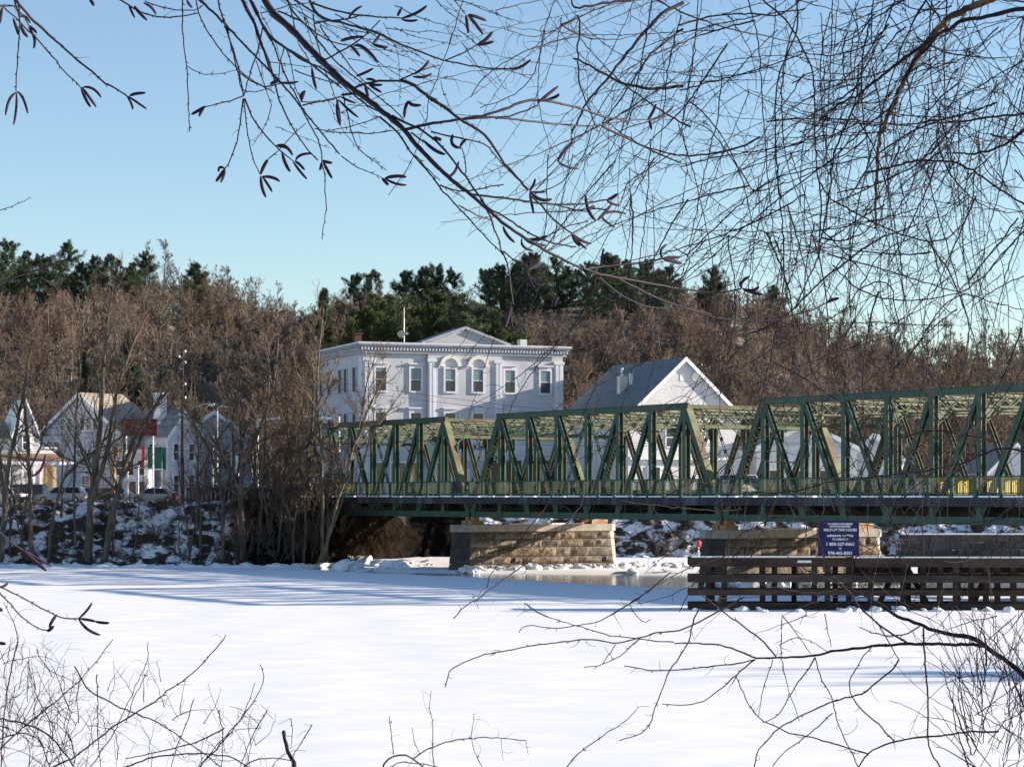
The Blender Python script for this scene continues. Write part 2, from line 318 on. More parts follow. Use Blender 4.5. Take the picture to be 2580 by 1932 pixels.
# ---------------------------------------------------------------- trees
def norm(a): return a/(np.linalg.norm(a, axis=-1, keepdims=True)+1e-9)
def grow(rs, start, d, L, r0, r1, N, wob, up):
    B = len(start); pts = np.zeros((B, N, 3)); pts[:, 0] = start; d = norm(d.copy()); st = (L/(N-1))[:, None]
    for i in range(1, N):
        d = norm(d+rs.normal(0, wob, (B, 3))+np.array([0, 0, up])); pts[:, i] = pts[:, i-1]+d*st
    t = np.linspace(0, 1, N)[None, :]; return pts, r0[:, None]*(1-t)+r1[:, None]*t
def spawn(rs, pts, rad, n, t0, t1, ang0, ang1, lf, rf, L, tpow=1.0, lend=.35):
    B, N, _ = pts.shape; t = t0+(t1-t0)*rs.uniform(0, 1, (B, n))**tpow; f = t*(N-1); i = np.minimum(f.astype(int), N-2); w_ = (f-i)[..., None]
    bi = np.arange(B)[:, None]; p = pts[bi, i]*(1-w_)+pts[bi, i+1]*w_; tan = norm(pts[bi, i+1]-pts[bi, i]); r = rad[bi, i]*(1-w_[..., 0])+rad[bi, i+1]*w_[..., 0]
    rv = rs.normal(0, 1, tan.shape); perp = norm(rv-(rv*tan).sum(-1, keepdims=True)*tan); a = rs.uniform(ang0, ang1, t.shape)[..., None]
    d = tan*np.cos(a)+perp*np.sin(a); ln = L[:, None]*lf*(1-(1-lend)*t)*rs.uniform(.7, 1.25, t.shape)
    return p.reshape(-1, 3), d.reshape(-1, 3), ln.reshape(-1), np.minimum(r*rf, r*.9).reshape(-1)
def bare_tree(seed, H=13, r0=.2, n=(13,7,5,3), spread=(.5,.95), lf=.42, trunkN=10, wob=.07, lean=(0,0), tmin=.22, twr=.012, stems=1, up=.10, wide=.0):
    rs = np.random.RandomState(seed); one = np.ones(stems)
    d0 = np.stack([lean[0]+wide*rs.normal(0,1,stems), lean[1]+wide*rs.normal(0,1,stems), one], 1)
    p, r = grow(rs, np.zeros((stems,3))+rs.normal(0,.15,(stems,3))*[1,1,0]*(stems>1), d0, H*one*rs.uniform(.8,1,stems), r0*one, .02*one, trunkN, wob, .06)
    trunk = [(p, r, 8)]
    s = spawn(rs, p, r, n[0], tmin, .97, spread[0], spread[1], lf, .5, H*one, 1.0, .3); q, rr = grow(rs, s[0], s[1], s[2], s[3], np.full(len(s[3]), twr*1.3), 7, .14, up)
    trunk.append((q, rr, 5)); L2 = s[2]
    s = spawn(rs, q, rr, n[1], .2, 1, .4, .9, .5, .55, L2); q, rr = grow(rs, s[0], s[1], s[2], np.maximum(s[3], twr*1.2), np.full(len(s[3]), twr*.8), 5, .15, up*.8)
    tw = [(q, rr, 4)]; L3 = s[2]
    s = spawn(rs, q, rr, n[2], .2, 1, .4, .9, .6, .6, L3); q, rr = grow(rs, s[0], s[1], s[2], np.maximum(s[3], twr), np.full(len(s[3]), twr*.6), 4, .16, up*.8)
    tw.append((q, rr, 3)); L4 = s[2]
    if n[3]:
        s = spawn(rs, q, rr, n[3], .2, 1, .35, .8, .65, .7, L4); q, rr = grow(rs, s[0], s[1], s[2], np.full(len(s[3]), twr*.9), np.full(len(s[3]), twr*.5), 3, .15, up*.6)
        tw.append((q, rr, 3))
    return trunk, tw
wood_v = []
specs = [dict(H=13, n=(16,8,5,3), spread=(.35,.8), twr=.026), dict(H=12, n=(18,8,5,3), spread=(.5,1.0), twr=.028, lf=.48), dict(H=14, n=(14,8,5,3), spread=(.25,.6), twr=.026, lf=.5), dict(H=10, n=(14,7,5,3), spread=(.5,1.), twr=.024, stems=2, wide=.2)]
for i, sp in enumerate(specs):
    tr, tw = bare_tree(100+i, r0=.19, tmin=.2, **sp); me = tubes_mesh('hill_tree_shape', tr+tw, wood_m); me.materials.append(wood_t)
    nf = sum(p.shape[0]*(p.shape[1]-1)*s for p, r, s in tr); mi = np.zeros(len(me.polygons), np.int32); mi[:nf] = 1; me.polygons.foreach_set('material_index', mi); wood_v.append(me)
def scatter_wood(name, pts, scl, protos, kind='stuff', smin=1.0):
    me = bpy.data.meshes.new(name); me.from_pydata([tuple(p) for p in pts], [], [])
    a = me.attributes.new('tree_scale', 'FLOAT', 'POINT'); a.data.foreach_set('value', np.array(scl, np.float32))
    o = link(name, me); tag(o, kind=kind)
    ng = bpy.data.node_groups.new(name, 'GeometryNodeTree'); ng.interface.new_socket('Geometry', in_out='INPUT', socket_type='NodeSocketGeometry'); ng.interface.new_socket('Geometry', in_out='OUTPUT', socket_type='NodeSocketGeometry')
    N = ng.nodes; L = ng.links; gi = N.new('NodeGroupInput'); go = N.new('NodeGroupOutput'); ip = N.new('GeometryNodeInstanceOnPoints'); jn = N.new('GeometryNodeJoinGeometry')
    for pm in protos:
        po = bpy.data.objects.new(pm.name, pm); oi = N.new('GeometryNodeObjectInfo'); oi.inputs['As Instance'].default_value = True; oi.inputs['Object'].default_value = po
        L.new(oi.outputs['Geometry'], jn.inputs[0])
    na = N.new('GeometryNodeInputNamedAttribute'); na.data_type = 'FLOAT'; na.inputs[0].default_value = 'tree_scale'
    rv = N.new('FunctionNodeRandomValue'); rv.data_type = 'FLOAT_VECTOR'; rv.inputs[0].default_value = (-.07,-.07,0); rv.inputs[1].default_value = (.07,.07,6.28)
    ri = N.new('FunctionNodeRandomValue'); ri.data_type = 'INT'; ri.inputs['Min'].default_value = 0; ri.inputs['Max'].default_value = len(protos)-1; ri.inputs['Seed'].default_value = 5
    ip.inputs['Pick Instance'].default_value = True
    L.new(gi.outputs[0], ip.inputs['Points']); L.new(jn.outputs[0], ip.inputs['Instance']); L.new(ri.outputs['Value'], ip.inputs['Instance Index']); L.new(rv.outputs[0], ip.inputs['Rotation']); L.new(na.outputs[0], ip.inputs['Scale']); L.new(ip.outputs[0], go.inputs[0])
    md = o.modifiers.new('scatter', 'NODES'); md.node_group = ng; return o
# the wood on the hill: nobody could count it
pts = []; scl = []
LIMX = [-100,340,372,440,500,560,650,720,860,900,1010,1040,1200,1230,1700,1725,1800,1900,2000,2300,2700]; LIMY = [722,722,688,682,676,690,722,738,735,712,722,770,752,770,770,700,700,715,745,775,760]
rs = np.random.RandomState(5)
while len(pts) < 2300:
    Yq = 312+(560-312)*rs.uniform()**1.0; Xq = rs.uniform(-.245, .245)*Yq*1.02
    if Xq/Yq > .13 and Yq > 430 and rs.uniform() < .6: continue
    z_ = float(gz(Xq, Yq)); s_ = rs.uniform(.7, 1.1); pxq = CX+FPX*Xq/Yq; yt = HZ-(z_+12.5*s_-CAMZ)*FPX/Yq
    if yt < np.interp(pxq, LIMX, LIMY): 
        lim = np.interp(pxq, LIMX, LIMY)
        for f_ in (.72, .70, .65): s_ *= f_; yt = HZ-(z_+12.5*s_-CAMZ)*FPX/Yq; 
        if yt < lim: continue
        s_ = min(s_/.33*.72, (CAMZ+(HZ-lim)*Yq/FPX-z_)/12.5)
    pts.append((Xq, Yq, z_-.4)); scl.append(s_)
pts = np.array(pts); scl = np.array(scl); patch = fbm(pts[:, 0], pts[:, 1]*.6, 55, 61)+rs.normal(0, .22, len(pts)); scl = np.clip(scl*(1+.14*fbm(pts[:, 0], pts[:, 1], 30, 62)), .2, 1.15)
for nm, mt, sel in (('bare_wood', None, (patch > -.18) & (patch < .22)), ('bare_wood', wood_m2, patch >= .22), ('bare_wood', wood_m3, patch <= -.18)):
    pr = wood_v
    if mt:
        pr = [m_.copy() for m_ in wood_v]
        for m_ in pr: m_.materials[0] = mt
    scatter_wood(nm, pts[sel], scl[sel], pr)
# leafless trees close enough to be told apart, standing behind the houses and the bridge
tv = []
for i, (H, kw) in enumerate([(13, dict(n=(15,8,5,3), spread=(.3,.7))), (15, dict(n=(15,8,5,3), spread=(.25,.6))), (11, dict(n=(14,8,5,2), spread=(.4,.9))), (14, dict(n=(16,7,5,3), spread=(.35,.8)))]):
    tr, tw = bare_tree(200+i, H=H, r0=.19, tmin=.25, twr=.02, **kw); tv.append((tubes_mesh('trunk', tr, bark_m), tubes_mesh('crown', tw, twig_m)))
def put_tree(px, Yq, H, k, label, group=None, name='bare_tree', lean=0, variants=None):
    t_, c_ = (variants or tv)[k]; X_ = (px-CX)/FPX*Yq
    r = empty(name, (X_, Yq, float(gz(X_, Yq))-.15), random.uniform(0,6.28), label, 'tree', group); s = H/13.0; r.scale = (s, s, s); r.rotation_euler.x = lean
    link('trunk', t_, r); link('crown', c_, r); return r
rs = np.random.RandomState(9)
for i in range(26):
    px = 20+830*(i+rs.uniform(-.3,.3))/26; put_tree(px, rs.uniform(272, 300), rs.uniform(10, 15), i % 4, 'grey brown leafless tree behind the left houses', 'leafless trees behind the left houses')
for i in range(44):
    px = 1440+1160*(i+rs.uniform(-.4,.4))/44; Yq = rs.uniform(272, 300)
    put_tree(px, Yq, rs.uniform(13, 17.5)*(1.12 if px > 2050 else .92), i % 4, 'grey brown leafless tree behind the green bridge', 'leafless trees behind the bridge')
for i in range(20):
    px = 1990+620*(i+rs.uniform(-.4,.4))/20; put_tree(px, rs.uniform(430, 500), rs.uniform(15, 18.5), i % 4, 'leafless tree with sky through its crown, right skyline', 'leafless skyline trees on the right')
for i in range(9):
    px = 385+330*(i+rs.uniform(-.4,.4))/9; put_tree(px, rs.uniform(500, 525), rs.uniform(13, 16), i % 4, 'pale leafless tree on the skyline left of the hall', 'pale skyline trees left of the hall')
# evergreens
def conifer(seed, H=14, base=.05, w=.46, kind='pine', nb=62, mat=needle_m):
    rs = np.random.RandomState(seed); p, r = grow(rs, np.zeros((1,3)), np.array([[0,0,1.]]), np.array([H*1.]), np.array([.2]), np.array([.03]), 8, .03, .1)
    t = base+(1-base)*np.linspace(0, .985, nb)**(.9); f = t*7; i = np.minimum(f.astype(int), 6); w_ = (f-i)[:, None]; st = p[0, i]*(1-w_)+p[0, i+1]*w_
    az = rs.uniform(0, 6.28, nb); s = (t-base)/(1-base)
    if kind == 'pine': ln = H*w*(.22+.95*np.sin(np.pi*(.25+.72*s))**1)*rs.uniform(.45, 1.3, nb)*.62; el = .02+.62*s+rs.normal(0,.10,nb)
    else: ln = H*w*(1.02-s)*rs.uniform(.8, 1.1, nb); el = -.15+.5*s
    d = np.stack([np.cos(az)*np.cos(el), np.sin(az)*np.cos(el), np.sin(el)], 1)
    q, rr = grow(rs, st, d, ln, np.full(nb, .05), np.full(nb, .015), 6, .06, .10 if kind == 'pine' else .02)
    k = 20 if kind == 'pine' else 12
    s1 = spawn(rs, q, rr, k, .25, 1, .4, 1.2, .34, .6, ln, 1.0, .5); q2, r2 = grow(rs, s1[0], s1[1], s1[2], np.full(len(s1[2]), .02), np.full(len(s1[2]), .01), 3, .1, .12)
    # needle tufts
    tp = q2[:, 1:].reshape(-1, 3); td = np.repeat(norm(q2[:, 2]-q2[:, 0]), 2, 0); n = 13; B = len(tp)
    c = np.repeat(tp, n, 0)+rs.normal(0, .13, (B*n, 3)); dd = norm(np.repeat(td, n, 0)*.8+rs.normal(0, .75, (B*n, 3))+np.array([0,0,.25])); sd_ = norm(np.cross(dd, rs.normal(0, 1, dd.shape)))
    L_ = rs.uniform(.20, .42, (B*n, 1))*(1 if kind == 'pine' else .8); W_ = rs.uniform(.022, .05, (B*n, 1))
    V = np.stack([c-sd_*W_, c+sd_*W_, c+dd*L_*1.25], 1).reshape(-1, 3); F = np.arange(len(V)).reshape(-1, 3)
    return tubes_mesh('trunk', [(p, r, 7), (q, rr, 4)], bark_m), raw_mesh('crown', V, F, mat)
pv = [conifer(i, nb=44+5*i) for i in range(4)]+[conifer(10, kind='spruce', w=.26, base=.06, nb=90), conifer(11, mat=needle_o, base=.08, nb=70), conifer(12, mat=needle_o, base=.05, w=.42, nb=70)]
def put_pine(px, ytop, Yq, H, k, label, group=None, name='pine_tree'):
    t_, c_ = pv[k]; X_ = (px-CX)/FPX*Yq; ztop = CAMZ-(ytop-HZ)/FPX*Yq; g = float(gz(X_, Yq)); Hn = max(H, ztop-g) if H else ztop-g
    r = empty(name, (X_, Yq, ztop-Hn), random.uniform(0,6.28), label, 'tree', group); s = Hn/14.0; r.scale = (s, s, s)
    link('trunk', t_, r); link('crown', c_, r)
g1 = 'dark pines on the left end of the ridge'
for i, (px, yt, k) in enumerate([(-18,622,0),(22,618,1),(62,640,2),(100,650,3),(132,655,0),(166,622,1),(205,668,2),(238,655,3),(272,650,0),(300,662,1),(330,668,2),(366,645,3),(345,690,0),(190,690,2),(110,690,1),(45,680,3),(255,700,1),(0,668,2),(75,672,0),(150,676,1),(225,690,3),(290,690,0),(318,700,1),(180,700,2),(25,700,0)]):
    put_pine(px, yt, 500+random.uniform(-18,12), 0, k, 'dark green pine on the left end of the ridge', g1)
put_pine(487, 672, 505, 0, 2, 'lone dark pine on the ridge between the left pine row and the hall')
put_pine(805, 728, 420, 0, 4, 'narrow conical spruce standing alone left above the white hall', name='spruce_tree')
put_pine(895, 704, 500, 0, 1, 'small dark pine on the skyline left of the mast on the hall')
put_pine(942, 692, 500, 0, 0, 'round topped dark pine on the skyline above the white hall')
g2 = 'dark pines on the skyline above the white hall'
for px, yt, k in [(1030,694,2),(1062,684,0),(1100,680,3),(1135,690,1),(1082,712,2)]: put_pine(px, yt, 470, 0, k, 'dark skyline pine above the pediment of the hall', g2)
g3 = 'olive green pines below the skyline behind the hall'
for px, yt, k, Yq in [(945,778,5,400),(1012,765,5,405),(1050,758,5,410),(1095,748,6,415),(1135,758,5,410),(1165,778,5,400),(985,800,6,385),(1080,790,5,380),(1232,792,5,385),(1262,806,6,380),(1200,812,5,378),(925,800,5,380)]: put_pine(px, yt, Yq, 0, k, 'dense olive green pine behind the hall roof', g3)
g4 = 'dark pines crowning the ridge right of the hall'
for px, yt, k in [(1228,688,0),(1262,676,1),(1298,664,2),(1330,652,3),(1362,648,0),(1395,656,1),(1428,676,2),(1480,668,3),(1512,652,0),(1548,654,1),(1585,664,2),(1622,676,3),(1650,664,0),(1682,682,1),(1705,712,2),(1280,720,3),(1350,712,1),(1410,735,2),(1530,720,3),(1590,735,0),(1650,745,1),(1300,770,2),(1380,790,3),(1480,760,0)]: put_pine(px, yt, 478+random.uniform(-15,12), 0, k, 'dark green pine on the ridge right of the hall', g4)
for i in range(16): put_pine(1232+29*i+random.uniform(-8,8), random.uniform(668,700), 500, 0, i % 4, 'dark green pine on the ridge right of the hall', g4)
put_pine(1800, 684, 480, 0, 3, 'lone pine with open tiers on the skyline right of the pine row', name='pine_tree')
put_pine(1942, 730, 470, 0, 2, 'small pine at the right end of the pine row, half behind vines')
for px, yt in [(318,830),(205,890)]: put_pine(px, yt, 380, 0, 4, 'dark shaggy evergreen amid bare trees behind the left houses', 'shaggy evergreens behind the left houses')

# bank trees, each with its own stems: (px base, Y, [stems: list of (px,py) with widths])
def stem_tree(px, Yq, stems, label, seed, twn=(9,6,4), name='bank_tree', lf=.28, pale=False, group=None, up=.06, twr=.012):
    rs = np.random.RandomState(seed); X_ = (px-CX)/FPX*Yq; z0 = float(gz(X_, Yq))-.2
    root = empty(name, (X_, Yq, z0), 0, label, 'tree', group); org = (X_, Yq, z0); tr = []; tw = []
    for (pl, w0, w1) in stems:
        n = len(pl); pts = np.array([P(a, b, Yq+rs.uniform(-.6,.6)*(j > 0)+j*rs.uniform(-.3,.3)) for j, (a, b) in enumerate(pl)])
        # resample
        tt = np.linspace(0, n-1, n*4); pts = np.stack([np.interp(tt, range(n), pts[:, c]) for c in range(3)], 1); pts[1:-1] = (pts[:-2]+2*pts[1:-1]+pts[2:])/4
        pts[1:] += rs.normal(0, .03, pts[1:].shape)
        pts = pts[None]; rad = np.linspace(w0, w1, pts.shape[1])[None]/2/FPX*Yq; tr.append((pts, rad, 8))
        ln = np.array([np.linalg.norm(pts[0, -1]-pts[0, 0])])
        s = spawn(rs, pts, rad, twn[0], .3, 1, .35, .9, lf, .5, ln, 1, .5); q, rr = grow(rs, s[0], s[1], s[2], s[3], np.full(len(s[3]), twr*1.2), 6, .13, up); tr.append((q, rr, 5)); L2 = s[2]
        s = spawn(rs, q, rr, twn[1], .15, 1, .35, .9, .55, .55, L2); q, rr = grow(rs, s[0], s[1], s[2], np.maximum(s[3], twr), np.full(len(s[3]), twr*.7), 4, .15, up); tw.append((q, rr, 3)); L3 = s[2]
        s = spawn(rs, q, rr, twn[2], .15, 1, .35, .9, .6, .6, L3); q, rr = grow(rs, s[0], s[1], s[2], np.full(len(s[3]), twr*.9), np.full(len(s[3]), twr*.5), 3, .15, up); tw.append((q, rr, 3))
    link('trunk', tubes_mesh('trunk', tr, bark_l if pale else bark_m, org), root); link('crown', tubes_mesh('crown', tw, twig_m, org), root)
TR = [
 (228, 206, [([(222,1425),(225,1340),(228,1262),(240,1180),(252,1080),(256,990),(262,900),(272,800),(285,720)],36,4), ([(228,1262),(255,1190),(275,1120),(285,1040),(300,960),(330,880),(372,790)],22,4), ([(228,1262),(300,1225),(340,1140),(385,1040),(420,960)],18,3)], 'large twin stemmed bare tree on the bank in front of the big gabled house'),
 (266, 205.5, [([(262,1428),(275,1330),(296,1240),(330,1120),(372,1050),(440,960),(485,850)],30,3), ([(296,1240),(240,1180),(150,1150),(80,1090)],10,3)], 'leaning bare tree crossing just right of the twin stemmed tree'),
 (80, 206, [([(80,1420),(78,1280),(72,1130),(62,1040),(66,950),(78,860)],22,4), ([(76,1180),(105,1120),(118,1060)],9,3)], 'straight dark trunk on the bank in front of the steep gabled cottage'),
 (10, 206, [([(2,1420),(12,1280),(22,1160),(40,1090),(60,980),(80,860)],26,4), ([(12,1280),(0,1150),(-12,1000)],14,4)], 'thick trunk at the left edge leaning over the parked cars'),
 (120, 205.5, [([(120,1425),(132,1310),(160,1200),(215,1150),(268,1120),(330,1090)],16,3)], 'slender crooked tree leaning right below the silver car'),
 (175, 206, [([(190,1370),(185,1260),(188,1160),(190,1060),(200,940),(210,820),(196,740)],12,3)], 'thin tree rising past the attic windows of the gabled house'),
 (500, 206, [([(505,1400),(505,1300),(498,1210),(500,1100),(480,1040),(440,960)],14,3), ([(500,1200),(540,1120),(585,1060),(600,960)],9,2)], 'thin forked tree beside the utility pole on the bank'),
 (560, 205.5, [([(562,1425),(562,1330),(560,1240),(530,1140),(480,1050),(430,960)],22,3), ([(562,1250),(590,1170),(585,1060),(560,950)],14,3), ([(560,1240),(600,1200),(610,1100),(640,1040),(672,1000)],12,3)], 'dark forked tree on the bank in front of the slumped white boulder'),
 (610, 205.5, [([(612,1425),(610,1340),(606,1230),(614,1150),(650,1090),(690,980),(700,850)],30,4), ([(608,1230),(560,1150),(520,1080),(480,1050)],14,3), ([(612,1170),(606,1080),(588,1000),(560,920)],12,3), ([(610,1260),(680,1160),(730,1110),(790,1060)],12,3)], 'broad spreading bare tree at the left end of the thicket by the bridge'),
 (655, 206, [([(650,1420),(655,1320),(665,1200),(668,1080),(680,960),(676,860)],13,3)], 'slim grey tree inside the thicket below the signal arm'),
 (700, 206, [([(700,1420),(705,1320),(715,1200),(728,1110),(720,980),(735,880)],14,3), ([(712,1230),(760,1130),(800,1070)],10,3)], 'slim tree in the middle of the thicket below the signals'),
 (815, 207, [([(812,1415),(812,1300),(812,1200),(808,1100),(798,1010),(800,930),(806,850),(815,780)],15,3), ([(805,1060),(780,1000),(745,930),(735,860)],8,2), ([(800,1020),(830,960),(850,900)],8,2)], 'tall pale forked tree in front of the shaded side of the hall'),
 (838, 205.5, [([(812,1418),(830,1340),(852,1260),(885,1160),(905,1090),(940,1000),(985,920)],14,3), ([(870,1200),(905,1080),(925,960),(950,890)],8,2)], 'pale stem leaning right across the left end of the bridge'),
 (860, 206, [([(800,1420),(838,1330),(870,1240),(880,1170),(905,1100),(915,1020),(925,960)],10,2), ([(880,1170),(935,1090),(985,1030),(1010,990)],6,2)], 'second pale leaning stem just right of the first across the bridge'),
 (760, 206, [([(765,1415),(770,1300),(765,1220),(750,1130),(762,1040),(770,950)],12,3)], 'crooked tree at the right of the thicket beside the round white marker'),
 (735, 205.5, [([(738,1425),(740,1330),(752,1250),(780,1180),(800,1120)],10,2), ([(742,1320),(700,1230),(672,1150)],8,2)], 'low branching tree at the water edge of the thicket'),
 (300, 206, [([(330,1425),(345,1350),(350,1270),(362,1200)],6,2),([(350,1270),(372,1210)],4,2)], 'sapling on the snowy bank below the silver sedan'),
 (440, 206, [([(450,1400),(452,1330),(448,1260)],5,2),([(452,1340),(470,1290)],4,2)], 'sapling on the snowy bank below the red barrel'),
]
for i, (px, Yq, st, lb) in enumerate(TR):
    stem_tree(px, Yq, [(p_, a_*.6, b_) for p_, a_, b_ in st], lb, 300+i, pale=i in (11,12,13), twn=((17,9,5) if i in (0,3,8) else (14,8,5)) if i < 16 else (5,4,3), lf=.30)
bv = []
for i in range(3):
    tr, tw = bare_tree(600+i, H=13, r0=.13, n=(15,8,5,3), spread=(.35,.85), lf=.42, tmin=.18, twr=.009, stems=1+(i == 1), wide=.08); bv.append((tubes_mesh('trunk', tr, bark_m), tubes_mesh('crown', tw, twig_m)))
rs = np.random.RandomState(66)
for i in range(13):
    px = [30,52,150,285,480,525,640,690,730,790,752,772,738][i]+rs.uniform(-8,8); put_tree(px, float(shoreY((px-CX)/FPX*208))+rs.uniform(1.5, 9), rs.uniform(8.5, 14.5)*(.98 if px > 700 else 1), i % 3, 'slender finely twigged bare tree on the left bank', 'slender bare trees along the left bank', 'bank_tree', variants=bv)
for px, Yq, H_ in ((742, 211, 17), (775, 213, 17.5), (822, 211, 14.5)): put_tree(px, Yq, H_, 0, 'finely branched bare tree screening the shaded side of the hall', 'bare trees screening the hall side', 'bank_tree', variants=tv)
# thicket shrubs along the bank: multi stemmed, told apart only roughly
sv = []
for i in range(4):
    tr, tw = bare_tree(400+i, H=5.2, r0=.05, n=(8,5,4,2), spread=(.25,.7), lf=.38, stems=6, wide=.35, tmin=.25, twr=.011, up=.07); sv.append((tubes_mesh('stem', tr, bark_m), tubes_mesh('crown', tw, brush_m)))
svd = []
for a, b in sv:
    a2, b2 = a.copy(), b.copy(); a2.materials[0] = brush_d; b2.materials[0] = brush_d; svd.append((a2, b2))  # dark copies of the shrubs, with under-bridge shade in their colour
rs = np.random.RandomState(77)
for i in range(58):
    px = rs.uniform(600, 880) if i < 34 else rs.uniform(-10, 600); Yq = float(shoreY((px-CX)/FPX*206))+rs.uniform(.6, 6.5); X_ = (px-CX)/FPX*Yq
    r = empty('thicket_shrub', (X_, Yq, float(gz(X_, Yq))-.1), rs.uniform(0,6.28), 'tangled leafless shrub in the thicket beside the bridge' if i < 34 else 'scraggly shrub on the snowy bank below the cars', 'shrub', 'shrubs of the thicket by the bridge' if i < 34 else 'shrubs on the snowy bank')
    s = rs.uniform(.55, 1.05) if i < 34 else rs.uniform(.2, .4); r.scale = (s, s, s); a, b = sv[i % 4]; link('stem', a, r); link('crown', b, r)
for i in range(44):  # the last ones are added and darkened to deepen the shaded hollow
    px = rs.uniform(1570, 2580) if i < 26 else rs.uniform(850, 985); X_ = (px-CX)/FPX*225; Yq = float(shoreY(X_))+.8+rs.uniform(0, 6); X_ = (px-CX)/FPX*Yq
    r = empty('thicket_shrub', (X_, Yq, float(gz(X_, Yq))-.1), rs.uniform(0,6.28), 'scraggly shrub on the far bank under the bridge', 'shrub', 'shrubs on the bank under the bridge')
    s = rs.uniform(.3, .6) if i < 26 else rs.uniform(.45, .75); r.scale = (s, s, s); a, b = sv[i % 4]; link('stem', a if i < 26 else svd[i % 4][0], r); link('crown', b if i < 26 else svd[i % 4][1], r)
# dead brush and grass mats: one mass
n = 5200; rs = np.random.RandomState(88)
bx = np.where(rs.uniform(size=n) < .75, rs.uniform(-58, -12, n), rs.uniform(-12, 58, n)); by = shoreY(bx)+rs.uniform(.3, 9.0, n)**1.0
cl = (fbm(bx, by, 3.5, 90) > -.05) & ((bx < -22) | (bx > -6)); bx, by = bx[cl], by[cl]; m = 5; st = np.stack([bx, by, gz(bx, by)-.05], 1); st = np.repeat(st, m, 0)+rs.normal(0, .12, (len(bx)*m, 3))*[1,1,0]
d = rs.normal(0, .6, st.shape); d[:, 2] = rs.uniform(.3, 1, len(st)); q, rr = grow(rs, st, d, rs.uniform(.25, .95, len(st)), np.full(len(st), .018), np.full(len(st), .006), 3, .2, -.1)
tag(link('dead_brush', tubes_mesh('dead_brush', [(q, rr, 3)], brush_m)), 'dead brush and grass poking through the snow on the bank', kind='stuff')
clump = [rock_mesh('snow_patched_stone', M('dark_stone', (.075,.06,.05), (.03,.025,.02), scale=2, rough=.95), i+20, (1,.8,.55), 2, .5) for i in range(3)]
rs = np.random.RandomState(91)
for i in range(46):
    X_ = rs.uniform(-56, -20) if i < 30 else rs.uniform(8, 56); Yq = float(shoreY(X_))+rs.uniform(.2, 6)
    o = link('bank_stone', clump[i % 3], None, (X_, Yq, float(gz(X_, Yq))), (0,0,rs.uniform(0,6)), (rs.uniform(.3,.9),)*3)
    tag(o, 'dark bare stone lying on the snowy bank left of the bridge' if i < 30 else 'dark bare stone lying on the bank under the bridge', 'stone', 'stones on the left bank' if i < 30 else 'stones on the bank under the bridge')
# trees outside the frame on the right whose shadows fall across the ice
tr, tw = bare_tree(500, H=17, r0=.34, n=(14,8,5,3), spread=(.5,1.0), lf=.5, twr=.02); t1 = (tubes_mesh('trunk', tr, bark_m), tubes_mesh('crown', tw, twig_m))
for (X_, Yq, z_, s) in ((64, 87, 2.5, .95), (69, 91, 3.0, 1.0), (74, 95, 3, .95), (66, 99, 2.8, .7)):
    r = empty('bare_tree', (X_, Yq, z_-2.8), random.uniform(0,6), 'bare tree on the right shore beyond the edge of the picture', 'tree', 'trees on the right shore'); r.scale = (s,)*3; link('trunk', t1[0], r); link('crown', t1[1], r)
for (X_, Yq, H_) in ((71, 88, 14), (77, 91, 16), (73, 84, 12)):
    r = empty('pine_tree', (X_, Yq, .5), random.uniform(0,6), 'pine on the right shore beyond the edge of the picture', 'tree', 'trees on the right shore'); r.scale = (H_/14,)*3; link('trunk', pv[0][0], r); link('crown', pv[0][1], r)
# ---------------------------------------------------------------- the bridge
BRZ = math.atan2(uy, ux); WB = 12.5; PL = 34.7/8; ZB, ZT = 4.85, 13.1
def ibeam(p, q, w, h, side=(0,1,0), t=.03, mb=None):
    """I section from p to q; flanges of width w, depth h across the bridge (side)"""
    mb = mb or MB(); s = Vector(side)*(h/2); p = Vector(p); q = Vector(q)
    mb.bar(p-s, q-s, w, t*2, up=side); mb.bar(p+s, q+s, w, t*2, up=side); mb.bar(p, q, t*2, h-t*2.2, up=side); return mb
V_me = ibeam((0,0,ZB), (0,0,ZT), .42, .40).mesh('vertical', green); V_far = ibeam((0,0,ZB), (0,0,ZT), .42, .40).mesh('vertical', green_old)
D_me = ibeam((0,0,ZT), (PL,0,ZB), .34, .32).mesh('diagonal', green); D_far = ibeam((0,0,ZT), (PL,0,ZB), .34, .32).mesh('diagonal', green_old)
def counter_mb():
    mb = MB()
    for o in (-.13, .13): mb.bar((o,0,ZT-.2), (PL+o,0,ZB+.2), .07, .07)
    for k in range(1, 8): f = k/8; mb.box(PL*f-.18, PL*f+.18, -.03, .03, ZT+(ZB-ZT)*f-.16, ZT+(ZB-ZT)*f+.16)
    return mb
C_me = counter_mb().mesh('counter_brace', green); C_far = counter_mb().mesh('counter_brace', green_old)
def gus(zc): return MB().prism([(-.5,zc-.28),(.5,zc-.28),(.42,zc+.2),(.12,zc+.5),(-.12,zc+.5),(-.42,zc+.2)] if zc < 8 else [(-.5,zc+.25),(.5,zc+.25),(.42,zc-.2),(.12,zc-.6),(-.12,zc-.6),(-.42,zc-.2)], -.235, -.21).mesh('gusset_plate', green)
GB, GT = gus(ZB), gus(ZT)
FB_me = MB().box(-.15,.15,.2,WB-.2,5.0,5.8).box(-.22,.22,.2,WB-.2,4.96,5.0).mesh('floor_beam', green_dark)
